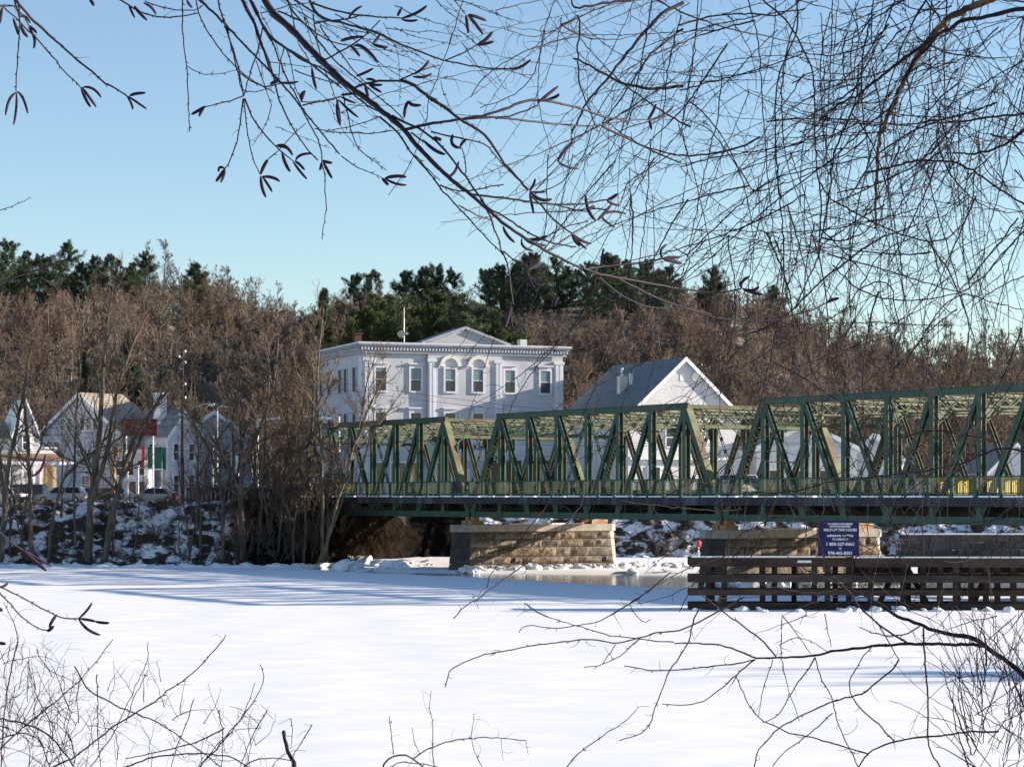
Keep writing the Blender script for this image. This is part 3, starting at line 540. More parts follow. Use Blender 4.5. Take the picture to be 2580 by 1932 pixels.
def sway_mb():
    mb = MB(); y0, y1 = .2, WB-.2
    mb.box(-.12,.12,y0,y1,12.93,13.05); mb.box(-.12,.12,y0,y1,12.0,12.12); n = 10; dy = (y1-y0)/n
    for k in range(n):
        a, b = (12.1, 12.95) if k % 2 else (12.95, 12.1); mb.bar((0,y0+k*dy,a), (0,y0+(k+1)*dy,b), .06, .09, up=(1,0,0)); mb.bar((.05,y0+k*dy,b), (.05,y0+(k+1)*dy,a), .06, .07, up=(1,0,0))
    for s, y in ((1,y0),(-1,y1)): mb.bar((0,y,10.9), (0,y+s*1.5,12.05), .08, .1, up=(1,0,0)); mb.add([(0,y,12.05),(0,y+s*1.5,12.05),(0,y+s*.7,11.7),(0,y,10.9),(.03,y,12.05),(.03,y+s*1.5,12.05),(.03,y+s*.7,11.7),(.03,y,10.9)], [(0,1,2,3),(4,5,6,7)])
    return mb
S_me = sway_mb().mesh('sway_frame', green_old)
def end_post_mb(d):       # d=+1: hip is to the right of the base
    mb = MB(); p = Vector((0,0,ZB)); q = Vector((d*PL,0,ZT)); n = Vector((-(ZT-ZB)*d,0,PL)).normalized()     # outward (upper) normal
    for s in (-.24,.24): mb.bar(p+Vector((0,s,0)), q+Vector((0,s,0)), .46, .04, up=(0,1,0))
    return mb, p, q, n
def lace_mb(d):
    mb, p, q, n = end_post_mb(d); mb = MB(); k = 22
    for i in range(k):
        a = p.lerp(q, i/k)-n*.235; b = p.lerp(q, (i+1)/k)-n*.235; mb.bar(a+Vector((0,-.24,0)), b+Vector((0,.24,0)), .06, .02, up=n); mb.bar(a+Vector((0,.24,0)), b+Vector((0,-.24,0)), .06, .02, up=n)
    return mb
EP = {(d,f): end_post_mb(d)[0].mesh('end_post', green if f == 0 else green_old) for d in (1,-1) for f in (0,1)}
CP = {}
for d_ in (1,-1): _m, _p, _q, _n = end_post_mb(d_); CP[d_] = MB().bar(_p+_n*.25, _q+_n*.25, .58, .03, up=_n).mesh('cover_plate', cover_m)
LC = {d: lace_mb(d).mesh('lacing', green_old) for d in (1,-1)}
def portal_mb(d):
    mb = MB(); q = Vector((0,0,ZT)); ax = Vector((-d*PL,0,ZB-ZT)).normalized(); y0, y1 = .25, WB-.25
    def pt(y, s): v = q+ax*s; return (v.x, y, v.z)
    nn = Vector((ax.z,0,-ax.x))
    mb.bar(pt(y0,.05), pt(y1,.05), .35, .10, up=nn); mb.bar(pt(y0,1.75), pt(y1,1.75), .30, .10, up=nn); mb.bar(pt(y0,.9), pt(y1,.9), .08, .10, up=nn)
    n = 9; dy = (y1-y0)/n
    for k in range(n):
        mb.bar(pt(y0+k*dy,.1), pt(y0+(k+1)*dy,1.7), .05, .11, up=nn); mb.bar(pt(y0+k*dy,1.7), pt(y0+(k+1)*dy,.1), .07, .10, up=nn)
        if k: mb.add([pt(y0+k*dy-.22,.9), pt(y0+k*dy,.65), pt(y0+k*dy+.22,.9), pt(y0+k*dy,1.15)], [(0,1,2,3)])
    for s, y in ((1,y0),(-1,y1)):
        pr = None
        for t in range(7):
            a = t/6*math.pi/2; c = pt(y+s*1.7*(1-math.cos(a)), 1.8+1.7*(1-math.sin(a)));
            if pr: mb.bar(pr, c, .10, .14, up=nn)
            pr = c
    return mb
PT = {d: portal_mb(d).mesh('portal_frame', green_old) for d in (1,-1)}
RP = MB().box(-.11,.11,-.07,.07,6.3,7.66).mesh('railing_post', rail_g)
def span(x0, label, yellow_from=None):
    root = empty('truss_span', P1, BRZ, label, 'bridge', 'truss spans of the green bridge'); N_ = [x0+.35+PL*i for i in range(9)]
    def K(n, me, loc=None, rot=None, sc=None): return link(n, me, root, loc, rot, sc)
    for f, y in ((0,0),(1,WB)):
        g = green if f == 0 else green_old
        MB().box(N_[1]-.1,N_[7]+.1,y-.24,y+.24,ZT-.22,ZT+.2).box(N_[1]-.1,N_[7]+.1,y-.30,y+.30,ZT+.2,ZT+.24).build('top_chord', g, root)
        MB().box(N_[0]-.3,N_[8]+.3,y-.2,y+.2,ZB-.25,ZB+.22).box(N_[0]-.3,N_[8]+.3,y-.26,y+.26,ZB-.28,ZB-.25).build('bottom_chord', g, root)
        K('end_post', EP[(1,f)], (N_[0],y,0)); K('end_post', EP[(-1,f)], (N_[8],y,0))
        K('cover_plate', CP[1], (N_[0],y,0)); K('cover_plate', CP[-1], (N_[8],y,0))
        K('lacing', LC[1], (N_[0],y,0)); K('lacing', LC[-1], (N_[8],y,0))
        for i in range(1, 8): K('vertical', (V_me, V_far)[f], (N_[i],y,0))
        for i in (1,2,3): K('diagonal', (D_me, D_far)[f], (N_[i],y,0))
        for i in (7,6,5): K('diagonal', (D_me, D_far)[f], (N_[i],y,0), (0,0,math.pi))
        K('counter_brace', (C_me, C_far)[f], (N_[4],y,0)); K('counter_brace', (C_me, C_far)[f], (N_[4],y,0), (0,0,math.pi))
        if f == 0:
            for i in range(0, 9): K('gusset_plate', GB, (N_[i],y,0))
            for i in range(1, 8): K('gusset_plate', GT, (N_[i],y,0))
    for i in range(9): K('floor_beam', FB_me, (N_[i],0,0))
    for i in range(1, 8):
        if i not in (1,7): K('sway_frame', S_me, (N_[i],0,0))
    K('portal_frame', PT[1], (N_[1],0,0)); K('portal_frame', PT[-1], (N_[7],0,0))
    mb = MB()
    for i in range(1, 7):
        mb.bar((N_[i],.2,12.98), (N_[i+1],WB-.2,12.98), .09, .09); mb.bar((N_[i],WB-.2,12.90), (N_[i+1],.2,12.90), .09, .09)
    mb.build('top_lateral_bracing', green_old, root)
    mb = MB()
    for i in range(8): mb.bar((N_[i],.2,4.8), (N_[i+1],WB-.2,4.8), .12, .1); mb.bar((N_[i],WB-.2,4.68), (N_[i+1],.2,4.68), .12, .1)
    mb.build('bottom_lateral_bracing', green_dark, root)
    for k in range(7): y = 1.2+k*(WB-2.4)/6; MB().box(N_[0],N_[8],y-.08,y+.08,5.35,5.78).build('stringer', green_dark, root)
    MB().box(x0,x0+35.4,.32,WB-.32,5.84,6.28).build('deck', asphalt, root)
    for y, s in ((-.62,1),(WB+.62,-1)):
        a, b = sorted((y, y+s*.36)); MB().box(x0,x0+35.4,a,b,5.72,6.30).build('sidewalk_edge', conc_dark, root)
        mb = MB(); rs_ = np.random.RandomState(int(x0)+100)
        for k in range(16):
            q0 = x0+35.4*k/16+.16; mb.box(q0, q0+1.9+rs_.uniform(-.25,.05), a-.01, b+.1, 6.302, 6.40+rs_.uniform(-.02,.03))
        mb.build('snow_strip', snow_top, root)
        yc = y+s*.12; fr = MB()
        for k in range(17): K('railing_post', RP, (x0+.3+k*34.8/16, yc, 0))
        MB().box(x0,x0+35.4,yc-.05,yc+.05,7.58,7.67).box(x0,x0+35.4,yc-.03,yc+.03,6.52,6.60).build('railing_rail', rail_g, root)
        mb = MB(); xx = x0+.1
        while xx < x0+35.3:
            mb.box(xx, xx+.035, yc-.018, yc+.018, 6.6, 7.58); xx += .145
        o = mb.build('pickets', picket_g, root); tag(o, kind='stuff')
        if s < 0 and yellow_from is not None:
            mb = MB(); xx = yellow_from
            while xx < x0+35.3: mb.box(xx, xx+.12, 3.0, 3.45, 6.5, 7.45); xx += .55
            mb.box(yellow_from, x0+35.3, 2.95, 3.5, 7.45, 7.58).build('yellow_guard_rail', yellow_m, root)
            link('yellow_guard_rail', mb.mesh('yellow_guard_rail', yellow_m), root) if False else None
    # solid weathered plate girder along the kerb, seen through the near pickets
    MB().box(x0,x0+35.4,WB-.9,WB-.86,6.3,6.9).build('kerb_plate', picket_g, root)
    return root
span(-35.4, 'farthest green truss span, its left end hidden behind the trees on the bank')
span(0.0, 'middle green truss span between the two stone piers')
span(35.4, 'nearest green truss span running out of the picture on the right', 52.5)
# piers
def pier(c, label):
    root = empty('bridge_pier', c, BRZ, label, 'pier', 'stone piers of the bridge'); TH = 1.15; y0, y1 = -1.9, 14.6; ch = 1.0; rs_ = np.random.RandomState(int(c.x*7) & 255)
    def warp(x, y, z): f = 1+(3.3-z)*.012; yc = (y0+y1)/2; return (x*(1+(3.3-z)*.07), yc+(y-yc)*f, z)
    def outline(e): return [(-TH+e,y0+ch),(-TH+ch-.1+e*.0,y0+e),(TH-ch+.1,y0+e),(TH-e,y0+ch),(TH-e,y1-ch),(TH-ch+.1,y1-e),(-TH+ch-.1,y1-e),(-TH+e,y1-ch)]
    core = MB().prism_z(outline(.14), -.5, 3.3); core.v = [warp(*v) for v in core.v]; core.build('core', mortar, root)
    def block(pts2, z0, z1, depth, rough, mat, nrm):
        # pts2: two ends of the block along the face; a rough-faced stone standing proud
        (xa,ya),(xb,yb) = pts2; nx_, nz_ = 4, 3; vs_ = []; fs_ = []
        for j in range(nz_+1):
            for i in range(nx_+1):
                f, g = i/nx_, j/nz_; edge = min(f,1-f,g,1-g); b = 0 if edge == 0 else rough*(.5+rs_.uniform(0,1)); x = xa+(xb-xa)*f; y = ya+(yb-ya)*f; z = z0+(z1-z0)*g
                vs_.append(warp(x+nrm[0]*(b), y+nrm[1]*(b), z))
        n0 = len(vs_)
        for (x, y), z in (((xa,ya),z0),((xb,yb),z0),((xb,yb),z1),((xa,ya),z1)): vs_.append(warp(x-nrm[0]*depth, y-nrm[1]*depth, z))
        for j in range(nz_):
            for i in range(nx_): a = j*(nx_+1)+i; fs_.append((a,a+1,a+nx_+2,a+nx_+1))
        c0, c1, c2, c3 = 0, nx_, (nz_+1)*(nx_+1)-1, nz_*(nx_+1)
        fs_ += [(c1,c0,n0,n0+1),(c2,c1,n0+1,n0+2),(c3,c2,n0+2,n0+3),(c0,c3,n0+3,n0)]
        MB().add(vs_, fs_).build('stone', mat, root)
    z = 3.3; gap = .025; row = 0
    while z > -.3:
        h = rs_.uniform(.62,.82); zt, zb = z, max(z-h, -.45); y = y0+ch
        while y < y1-ch-.05:
            L_ = rs_.uniform(.9,2.5); e = min(y+L_, y1-ch)
            if y1-ch-e < .5: e = y1-ch
            block(((TH,y+gap),(TH,e-gap)), zb+gap, zt-gap, .25, .14, stone_m, (1,0)); y = e
        c_ = TH-ch+.1
        # chamfers and noses, smoother dressed stones; near end toned for shade, far end for sun
        s_ = math.sqrt(.5)
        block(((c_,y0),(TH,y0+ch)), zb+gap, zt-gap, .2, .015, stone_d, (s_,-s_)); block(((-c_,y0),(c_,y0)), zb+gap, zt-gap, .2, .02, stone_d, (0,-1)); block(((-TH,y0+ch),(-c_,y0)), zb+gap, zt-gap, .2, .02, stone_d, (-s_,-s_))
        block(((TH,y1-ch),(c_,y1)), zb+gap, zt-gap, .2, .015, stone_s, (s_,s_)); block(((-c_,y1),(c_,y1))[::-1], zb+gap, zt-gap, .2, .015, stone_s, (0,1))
        z -= h; row += 1
    MB().prism_z([(-TH-.12,y0+ch-.1),(-TH+ch-.2,y0-.15),(TH-ch+.2,y0-.15),(TH+.16,y0+ch-.1),(TH+.16,y1-ch+.1),(TH-ch+.2,y1+.15),(-TH+ch-.2,y1+.15),(-TH-.12,y1-ch+.1)], 3.31, 3.92).build('cap', concrete, root)
    for x in (-.45,.45):
        for y in (0,WB): MB().box(x-.35,x+.35,y-.6,y+.6,3.92,4.28).box(x-.22,x+.22,y-.3,y+.3,4.28,4.58).build('bearing_block', conc_rust, root)
    MB().box(-.5,.5,WB-1.6,WB+1.3,3.92,4.3).box(-.46,.5,WB-1.1,WB+.6,4.3,4.5).build('bearing_step', conc_rust, root)
    MB().box(TH-.6,TH+.1,3.0,10.5,3.92,4.02).build('snow_strip', snow_top, root)
    return root
pier(P1, 'left stone pier, sunlit and ringed by ice blocks, under the truss joint'); pier(P2, 'right stone pier, half hidden by the timber fender and the blue sign'); pier(P2+Vector((ux,uy,0))*35.4, 'stone pier at the right hand end, beyond the frame')
# abutment at the far (left) shore and the approach; its dark tone paints the deck's shade
c = P1-Vector((ux,uy,0))*35.9
root = empty('bridge_abutment', c, BRZ, 'dark concrete abutment carrying the left end of the green bridge', 'abutment')
MB().box(-9,-.4,-1.5,WB+1.5,-1,5.65).build('wall', conc_dark, root); MB().box(-.4,.9,-.8,WB+.8,-1,4.3).build('bearing_shelf', conc_dark, root)
MB().box(-60,-.0,.2,WB-.2,5.9,6.28).build('approach_road', asphalt, root)
# granite retaining wall on the far bank, seen right of the second pier
root = empty('retaining_wall', (0,0,0), 0, 'low granite block retaining wall on the far shore right of the second pier', 'wall')
rs_ = np.random.RandomState(3)
Yw = 229.0
for r_, (z0, z1) in enumerate([(.2,.95),(.95,1.7),(1.7,2.5)]):
    px = 2262+12*r_
    while px < 2700:
        w_ = rs_.uniform(22, 55); xa = (px-CX)/FPX*Yw; xb = (px+w_-1.5)/FPX*Yw-CX/FPX*Yw; MB().box(xa,xb,Yw+.1*r_+rs_.uniform(0,.08),Yw+1,z0+.02,z1-.02).build('stone', stone_d, root); px += w_
MB().box((2275-CX)/FPX*Yw,(2710-CX)/FPX*Yw,Yw-.1,Yw+1.2,2.5,2.62).build('snow_strip', snow_top, root)
# ---------------------------------------------------------------- timber fender in the river
FY = 128.0
def FX(px, Y=FY): return (px-CX)/FPX*Y
def FZ(py, Y=FY): return CAMZ-(py-HZ)/FPX*Y
root = empty('timber_fender', (FX(2150), FY, 0), 0, 'long dark timber fender standing in the frozen river in front of the right pier', 'fender'); ox, oy = FX(2150), FY
def fb(n, x0, x1, y0, y1, z0, z1, m): return MB().box(x0-ox,x1-ox,y0,y1,z0,z1).build(n, m, root)
rows = [(1404,1427,timber),(1447,1466,timber),(1484,1499,timber),(1518,1534,timber)]
for k, (ya, yb, m) in enumerate(rows):
    jn = [(1736,1,2152),(2152,2,2420),(2420,1,2660)]
    for j, (a, q, b) in enumerate(jn):
        fb('beam', FX(a-(3 if k else 0)), FX(b)-.03, -.20-.03*j, .16, FZ(yb)-.02*j, FZ(ya)-.03*j, timber_l if (k == 0 and j) else m)
    fb('beam', FX(1741), FX(2660), 2.3, 2.6, FZ(yb)+.02, FZ(ya)-.02, timber)
for px in [1786,1826,1923,1953,2054,2087,2141,2196,2278,2328,2371,2411,2450,2487,2516,2556,2598]:
    fb('pile', FX(px-6.5), FX(px+6.5), .17, .50, -.4, FZ(1407 if px != 2141 else 1403), timber)
for px in [1803,2012,2118,2305,2432,2575]: fb('pile', FX(px-6), FX(px+6), 1.95, 2.28, -.4, FZ(1407), timber)
for px in [1760,1923,2087,2278,2450,2598]: fb('cross_beam', FX(px-5), FX(px+5), .5, 1.95, FZ(1427), FZ(1412), timber)
for a, b in ((1815,1845),(2220,2262),(2350,2300),(2460,2500)): MB().bar((FX(a)-ox,1.2,FZ(1530)),(FX(b)-ox,1.2,FZ(1440)),.28,.25,up=(0,1,0)).build('brace', tan_m if a == 1815 else timber, root)  # first brace is paler wood, painting the sunlight that falls on it
for a, b in ((2150,2296),(2330,2660)): fb('beam', FX(a), FX(b), 2.05, 2.28, FZ(1447), FZ(1428), timber)
for a, b, dz in ((1742,2056,0),(2166,2400,-.03),(2400,2650,-.03)): fb('snow', FX(a), FX(b), -.19, .15, FZ(1404)+dz+.002, FZ(1404)+dz+.07, snow_top)
fb('walkway', FX(1745), FX(2660), .55, 2.3, FZ(1411), FZ(1408), timber); fb('snow', FX(1750), FX(2650), .6, 2.25, FZ(1408)+.002, FZ(1408)+.05, snow_top)
fb('name_plate', FX(2008), FX(2043), -.235, -.205, FZ(1417), FZ(1411), galv)
# blue notice board
X0, X1, Z0, Z1 = FX(2059), FX(2162), FZ(1400), FZ(1311); NX, NY = (X0+X1)/2, FY-.32
root = empty('notice_board', (NX, NY, Z0), 0, 'big dark blue notice board with white lettering standing on the timber fender', 'sign')
MB().box(X0-NX,X1-NX,-.03,.03,0,Z1-Z0).build('panel', blue_sign, root)
for x in (-.8,.8): MB().box(x-.05,x+.05,.031,.11,-.9,Z1-Z0-.1).build('post', timber, root)
def text(s, parent, loc, size, mat, width=None, rot=(R(90),0,0), name='lettering', bold=0.0):
    c_ = bpy.data.curves.new(name, 'FONT'); c_.body = s; c_.size = size; c_.align_x = 'CENTER'; c_.align_y = 'CENTER'; c_.extrude = .004; c_.offset = bold; c_.resolution_u = 2
    o = bpy.data.objects.new(name, c_); COL.objects.link(o); o.parent = parent; o.location = loc; o.rotation_euler = rot; c_.materials.append(mat)
    if width:
        bpy.context.view_layer.update(); o.scale.x = width/max(o.dimensions.x, .01)
    bpy.context.view_layer.update(); me = bpy.data.meshes.new_from_object(o); me.name = name; sc_ = o.scale.copy(); bpy.data.objects.remove(o)
    if not me.materials: me.materials.append(mat)
    return link(name, me, parent, loc, rot, sc_)
H_ = Z1-Z0; sw = X1-X0
def ty(f): return H_*(1-f)
for s, f, hgt, wd in (('FOR OPENING OF DRAWBRIDGE',.095,.13,.60),('NOTICE IS REQUIRED',.165,.13,.5),('MINIMUM TWO HOURS',.265,.22,.80),('advance notice',.42,.21,.64),('TO OPERATOR',.53,.14,.40),('1 800-227-0608',.665,.25,.68),('OR',.79,.15,.06),('978-465-8301',.92,.25,.58)):
    text(s, root, (.04*sw, -.037, ty(f)), hgt, white_txt, wd*sw, bold=.004)
# red channel light on the left end of the fender
c = P(1760, 1402, FY+.3); root = empty('channel_light', c, 0, 'small red channel light on a white post at the left end of the fender', 'light')
MB().cyl((0,0,0),(0,0,.55),.04).build('post', white_t, root); MB().cyl((0,0,.55),(0,0,.62),.10,.12,10).cyl((0,0,.62),(0,0,.86),.12,.12,10).cyl((0,0,.86),(0,0,.93),.12,.05,10).build('lens', red_b, root)
# ---------------------------------------------------------------- buildings
def window(root, x, z, w_, h, face='F', y=0.0, mat=glass, frame=.14, sash=True, hood=None, trim=white_t, blind=0, name='window'):
    """face F: wall in the plane y (facing -y); L: wall in the plane x=y facing -x; Rr: facing +x"""
    def B_(mb, a0, a1, d0, d1, z0, z1):        # a along the wall, d outward distance
        if face == 'F': mb.box(a0,a1,y-d1,y-d0,z0,z1)
        elif face == 'L': mb.box(y-d1,y-d0,a0,a1,z0,z1)
        else: mb.box(y+d0,y+d1,a0,a1,z0,z1)
        return mb
    f = MB(); B_(f,x-w_/2-frame,x-w_/2,0.002,.14,z-frame,z+h+frame); B_(f,x+w_/2,x+w_/2+frame,0.002,.14,z-frame,z+h+frame); B_(f,x-w_/2,x+w_/2,0.002,.14,z+h,z+h+frame); B_(f,x-w_/2,x+w_/2,0.002,.17,z-frame,z)
    fo = f.build(name, trim, root)
    p_ = MB(); B_(p_,x-w_/2,x+w_/2,.012,.03,z,z+h); p_.build('pane', mat, fo)
    if blind: b = MB(); B_(b,x-w_/2,x+w_/2,.033,.04,z+h*(1-blind),z+h); b.build('blind', shade_m, fo)
    if sash: s = MB(); B_(s,x-w_/2,x+w_/2,.042,.08,z+h/2-.04,z+h/2+.04); s.build('sash', trim, fo)
    if hood: s = MB(); B_(s,x-w_/2-frame-.12,x+w_/2+frame+.12,0.003,hood,z+h+frame+.25,z+h+frame+.42); B_(s,x-w_/2-frame,x+w_/2+frame,0.003,.10,z+h+frame,z+h+frame+.25); s.build('hood', trim, fo)
    return fo
# --- the white hall
HX, HY = -16.1, 246.5; HRZ = math.atan2(.353,.935); hall = empty('town_hall', (HX,HY,0), HRZ, 'large white clapboard hall with a pediment rising behind the middle of the bridge', 'building')
def ht(px): k = (px-CX)/FPX; return (k*HY-HX)/(.935-.353*k)
def hz(px, py): t_ = ht(px); return CAMZ-(py-HZ)/FPX*(HY+.353*t_)
HW, HD, HZT = 23.3, 18.5, 22.1
xa, xb = ht(1076), ht(1262)
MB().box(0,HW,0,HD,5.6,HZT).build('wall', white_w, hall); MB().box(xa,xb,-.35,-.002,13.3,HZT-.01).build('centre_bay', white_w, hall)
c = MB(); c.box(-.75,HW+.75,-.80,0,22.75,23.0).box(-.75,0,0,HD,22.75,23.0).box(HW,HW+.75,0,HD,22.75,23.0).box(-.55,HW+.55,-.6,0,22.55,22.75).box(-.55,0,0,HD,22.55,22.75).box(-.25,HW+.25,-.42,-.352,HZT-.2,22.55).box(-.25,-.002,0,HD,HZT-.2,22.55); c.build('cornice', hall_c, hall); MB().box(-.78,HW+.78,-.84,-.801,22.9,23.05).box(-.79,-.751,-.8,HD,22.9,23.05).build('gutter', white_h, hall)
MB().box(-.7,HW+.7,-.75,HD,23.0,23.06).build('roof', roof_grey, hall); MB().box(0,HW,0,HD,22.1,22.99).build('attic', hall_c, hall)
dm = MB()
for k in range(66): x = -.3+k*(HW+.6)/65; dm.box(x-.09,x+.09,-.60,-.43,22.22,22.50)
for k in range(50): y = .3+k*HD/51; dm.box(-.45,-.26,y-.09,y+.09,22.22,22.50)
tag(dm.build('dentils', white_w, hall), kind='stuff')
def pil(x0, x1, d, z0, z1, d0=.002):
    m_ = (x0+x1)/2; MB().box(x0,x1,-d,-d0,z0,z1).box(x0+.12,m_-.06,-d-.06,-d,z0,z1).box(m_+.06,x1-.12,-d-.06,-d,z0,z1).box(x0-.12,x1+.12,-d-.12,-d0,z1-.35,z1-.02).build('pilaster', white_h, hall)
pil(.0,1.0,.16,5.7,21.4); pil(HW-1.05,HW-.02,.16,5.7,21.4); pil(xa,xa+.85,.45,13.3,21.4,.352); pil(xb-.85,xb,.45,13.3,21.4,.352)
MB().box(-.2,0,.02,1.2,5.7,21.4).build('pilaster', white_h, hall)
for px, arch in ((959,0),(1047,0),(1131,1),(1201,1),(1284,0),(1373,0)):
    t_ = ht(px); z0 = 17.85; yy = -.35 if arch else 0
    fo = window(hall, t_, z0, 1.15, 2.45, 'F', yy, trim=white_h, frame=.20, hood=None if arch else .32, blind=.5 if px > 1040 else .15)
    if arch:
        mb = MB(); pr = None; cx_, cz_ = t_, z0+2.45+.15
        for k in range(13):
            a = math.pi*k/12; q = (cx_-math.cos(a)*1.05, yy-.22, cz_+.15+math.sin(a)*1.05)
            if pr: mb.bar(pr, q, .42, .22, up=(0,1,0))
            pr = q
        mb.build('arched_hood', cream_w, fo)
        mb = MB().prism([(cx_-math.cos(math.pi*k/12)*.95, cz_+.1+math.sin(math.pi*k/12)*.95) for k in range(13)], yy-.05, yy-.003).build('tympanum', white_h, fo)
for px in (959,1047,1131,1201,1284,1373): window(hall, ht(px), 13.55, 1.15, 1.9, 'F', -.35 if 1100 < px < 1220 else 0, frame=.2, hood=.32, trim=white_h)
for y in (3.2,6.6,8.8,13.2,16.4): window(hall, y, 17.85, 1.1, 2.6, 'L', 0, frame=.14, trim=white_w, sash=False); window(hall, y, 13.3, 1.1, 2.2, 'L', 0, frame=.14, trim=white_w, sash=False)
# pediment
p0, pm, p1 = ht(1060), ht(1168), ht(1278); zb_, za_ = 22.95, 24.85
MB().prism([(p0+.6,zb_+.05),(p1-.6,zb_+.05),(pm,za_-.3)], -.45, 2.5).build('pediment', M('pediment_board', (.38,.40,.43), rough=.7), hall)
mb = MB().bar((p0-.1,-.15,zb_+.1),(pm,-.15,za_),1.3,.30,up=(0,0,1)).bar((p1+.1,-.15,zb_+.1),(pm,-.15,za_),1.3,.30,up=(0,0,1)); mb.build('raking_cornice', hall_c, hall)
dm = MB()
for s in (p0,p1):
    for k in range(1,22): f = k/22; x = s+(pm-s)*f; z = zb_+.1+(za_-zb_-.1)*f-.26; dm.box(x-.08,x+.08,-.62,-.44,z-.08,z+.08)
tag(dm.build('dentils', white_h, hall), kind='stuff')
MB().prism([(p0,zb_+.28),(p1,zb_+.28),(pm,za_+.17)], .5, 4).build('pediment_roof', roof_grey, hall)
# shopfront
tl = ht(1178)
MB().box(tl-6.3,HW-.1,-.55,-.003,12.75,13.25).box(tl-6.3,HW-.1,-.30,-.004,11.2,12.74).box(tl-6.3,HW-.1,-.42,-.005,10.9,11.19).box(tl-6.3,HW-.1,-.22,-.006,10.35,10.89).build('shopfront_fascia', white_h, hall)
text('MARKET', hall, (ht(1187), -.33, 11.75), .95, M('dark_letters', (.06,.06,.07)), 3.2, bold=.02)
for a, b in ((1228,1262),(1268,1311),(1319,1362),(1368,1412)): f = MB().box(ht(a),ht(b),-.10,-.002,5.9,10.3).build('shop_window', shop_m, hall); MB().box(ht(a)+.15,ht(b)-.15,-.14,-.10,6.6,9.9).build('pane', shop_m if a < 1300 else glass, f)
for px in (1225,1265,1315,1365): MB().box(ht(px)-.14,ht(px)+.14,-.30,-.11,5.8,10.35).build('shopfront_post', white_h, hall)
d = MB().box(ht(1168),ht(1190),-.09,-.003,6.0,9.9).build('door', grey_w, hall); MB().box(ht(1174),ht(1184),-.13,-.09,7.6,9.4).build('pane', white_h, d)
MB().box(ht(1068),ht(1092),-1.0,-.5,9.7,12.4).build('awning', pale_g, hall)
for a, b in ((935,965),(985,1020),(1035,1060),(1100,1135)): window(hall, (ht(a)+ht(b))/2, 7.4, ht(b)-ht(a), 2.6, 'F', 0, frame=.16, sash=False)
q = P(1018, 860, 252); m_ = empty('antenna_mast', (q.x,q.y,23.06), 0, 'thin white mast with a round dish on the roof of the white hall', 'mast')
MB().cyl((0,0,0),(0,0,3.0),.075).cyl((0,0,3.0),(0,0,4.2),.045).build('pole', white_t, m_); MB().cyl((-.3,-.15,1.2),(-.3,-.30,1.25),.42,.42,14).build('dish', M('dish_tan', (.5,.45,.36)), m_); MB().box(-.8,-.1,-.1,-.02,1.2,1.28).build('bracket', galv, m_); MB().cyl((.32,-.1,1.3),(.32,-.2,1.3),.16,.16,10).build('horn', white_t, m_)
for px, h_, w_, m__ in ((900,1.9,.8,brick_m),):
    q = P(px, 860, 262); o = MB().box(-w_/2,w_/2,-.5,.5,0,h_).box(-w_/2-.1,w_/2+.1,-.6,.6,h_,h_+.15).build('chimney', m__, hall, loc=((q.x-HX)*.935+(q.y-HY)*.353, -(q.x-HX)*.353+(q.y-HY)*.935, 23.06))
MB().box(ht(1335),ht(1352),3,4,23.06,24.0).build('roof_vent', galv, hall)

# --- gabled houses: local frame, origin at the middle of the front gable wall on the ground, y into depth
def gable(name, loc, rz, label, hw, depth, ez, rz_, walls, roofm, over=.35, wins=(), base=5.6, trim=white_t, boards=True):
    root = empty(name, (loc[0],loc[1],0), rz, label, 'building'); s = (rz_-ez)/hw
    v = [(-hw,0,base),(hw,0,base),(hw,0,ez),(0,0,rz_),(-hw,0,ez),(-hw,depth,base),(hw,depth,base),(hw,depth,ez),(0,depth,rz_),(-hw,depth,ez)]
    MB().add(v, [(0,1,2,3,4),(9,8,7,6,5),(1,6,7,2),(5,0,4,9)]).build('wall', walls, root)
    for sg in (-1,1):
        e = (hw+over)*sg; z_ = rz_+.12-(hw+over)*s; th = .14
        MB().add([(0,-over,rz_+.12),(e,-over,z_),(e,depth+over,z_),(0,depth+over,rz_+.12),(0,-over,rz_+.12+th),(e,-over,z_+th),(e,depth+over,z_+th),(0,depth+over,rz_+.12+th)],
                 [(0,1,2,3),(7,6,5,4),(0,4,5,1),(1,5,6,2),(2,6,7,3),(3,7,4,0)]).build('roof', roofm, root)
        if boards: MB().add([(0,-over-.06,rz_-.22),(e,-over-.06,z_-.34),(e,-over-.06,z_+th),(0,-over-.06,rz_+.12+th),(0,-over-.005,rz_-.22),(e,-over-.005,z_-.34),(e,-over-.005,z_+th),(0,-over-.005,rz_+.12+th)], [(0,1,2,3),(7,6,5,4),(0,4,5,1),(1,5,6,2),(2,6,7,3),(3,7,4,0)]).build('barge_board', trim, root)
    for (fc, a, z, w_, h) in wins: window(root, a, z, w_, h, fc, {'F':0,'L':-hw,'R':hw}[fc], trim=trim, frame=.11)
    return root
brn = gable('gabled_building', (18.2,240), math.atan2(.385,.923), 'gabled white building with a big dark slate roof right of the hall', 6.6, 17.4, 14.8, 20.8, white_b, roof_slate, .4,
    wins=[('F',-1.6,11.6,1.2,1.9),('F',1.3,11.6,1.2,1.9),('F',-3.6,6.8,1.3,2.6),('F',3.4,7.0,1.3,2.0),('L',3,10.5,1.0,1.8),('L',9,10.5,1.0,1.8)])
MB().cyl((1.3,-.03,19.0),(1.3,-.25,19.0),.5,.5,12).box(-.55,-.15,-.05,-.003,18.5,19.3).build('gable_lamp', cream_w, brn)
MB().box(-4.0,-3.1,7.4,8.2,16.2,19.3).build('chimney', galv, brn); MB().cyl((-2.8,7.2,17.5),(-2.8,7.2,19.6),.25,.25,8).cyl((-3.6,7.8,19.3),(-3.6,7.8,20.2),.16,.16,8).build('flue_pipe', white_t, brn)
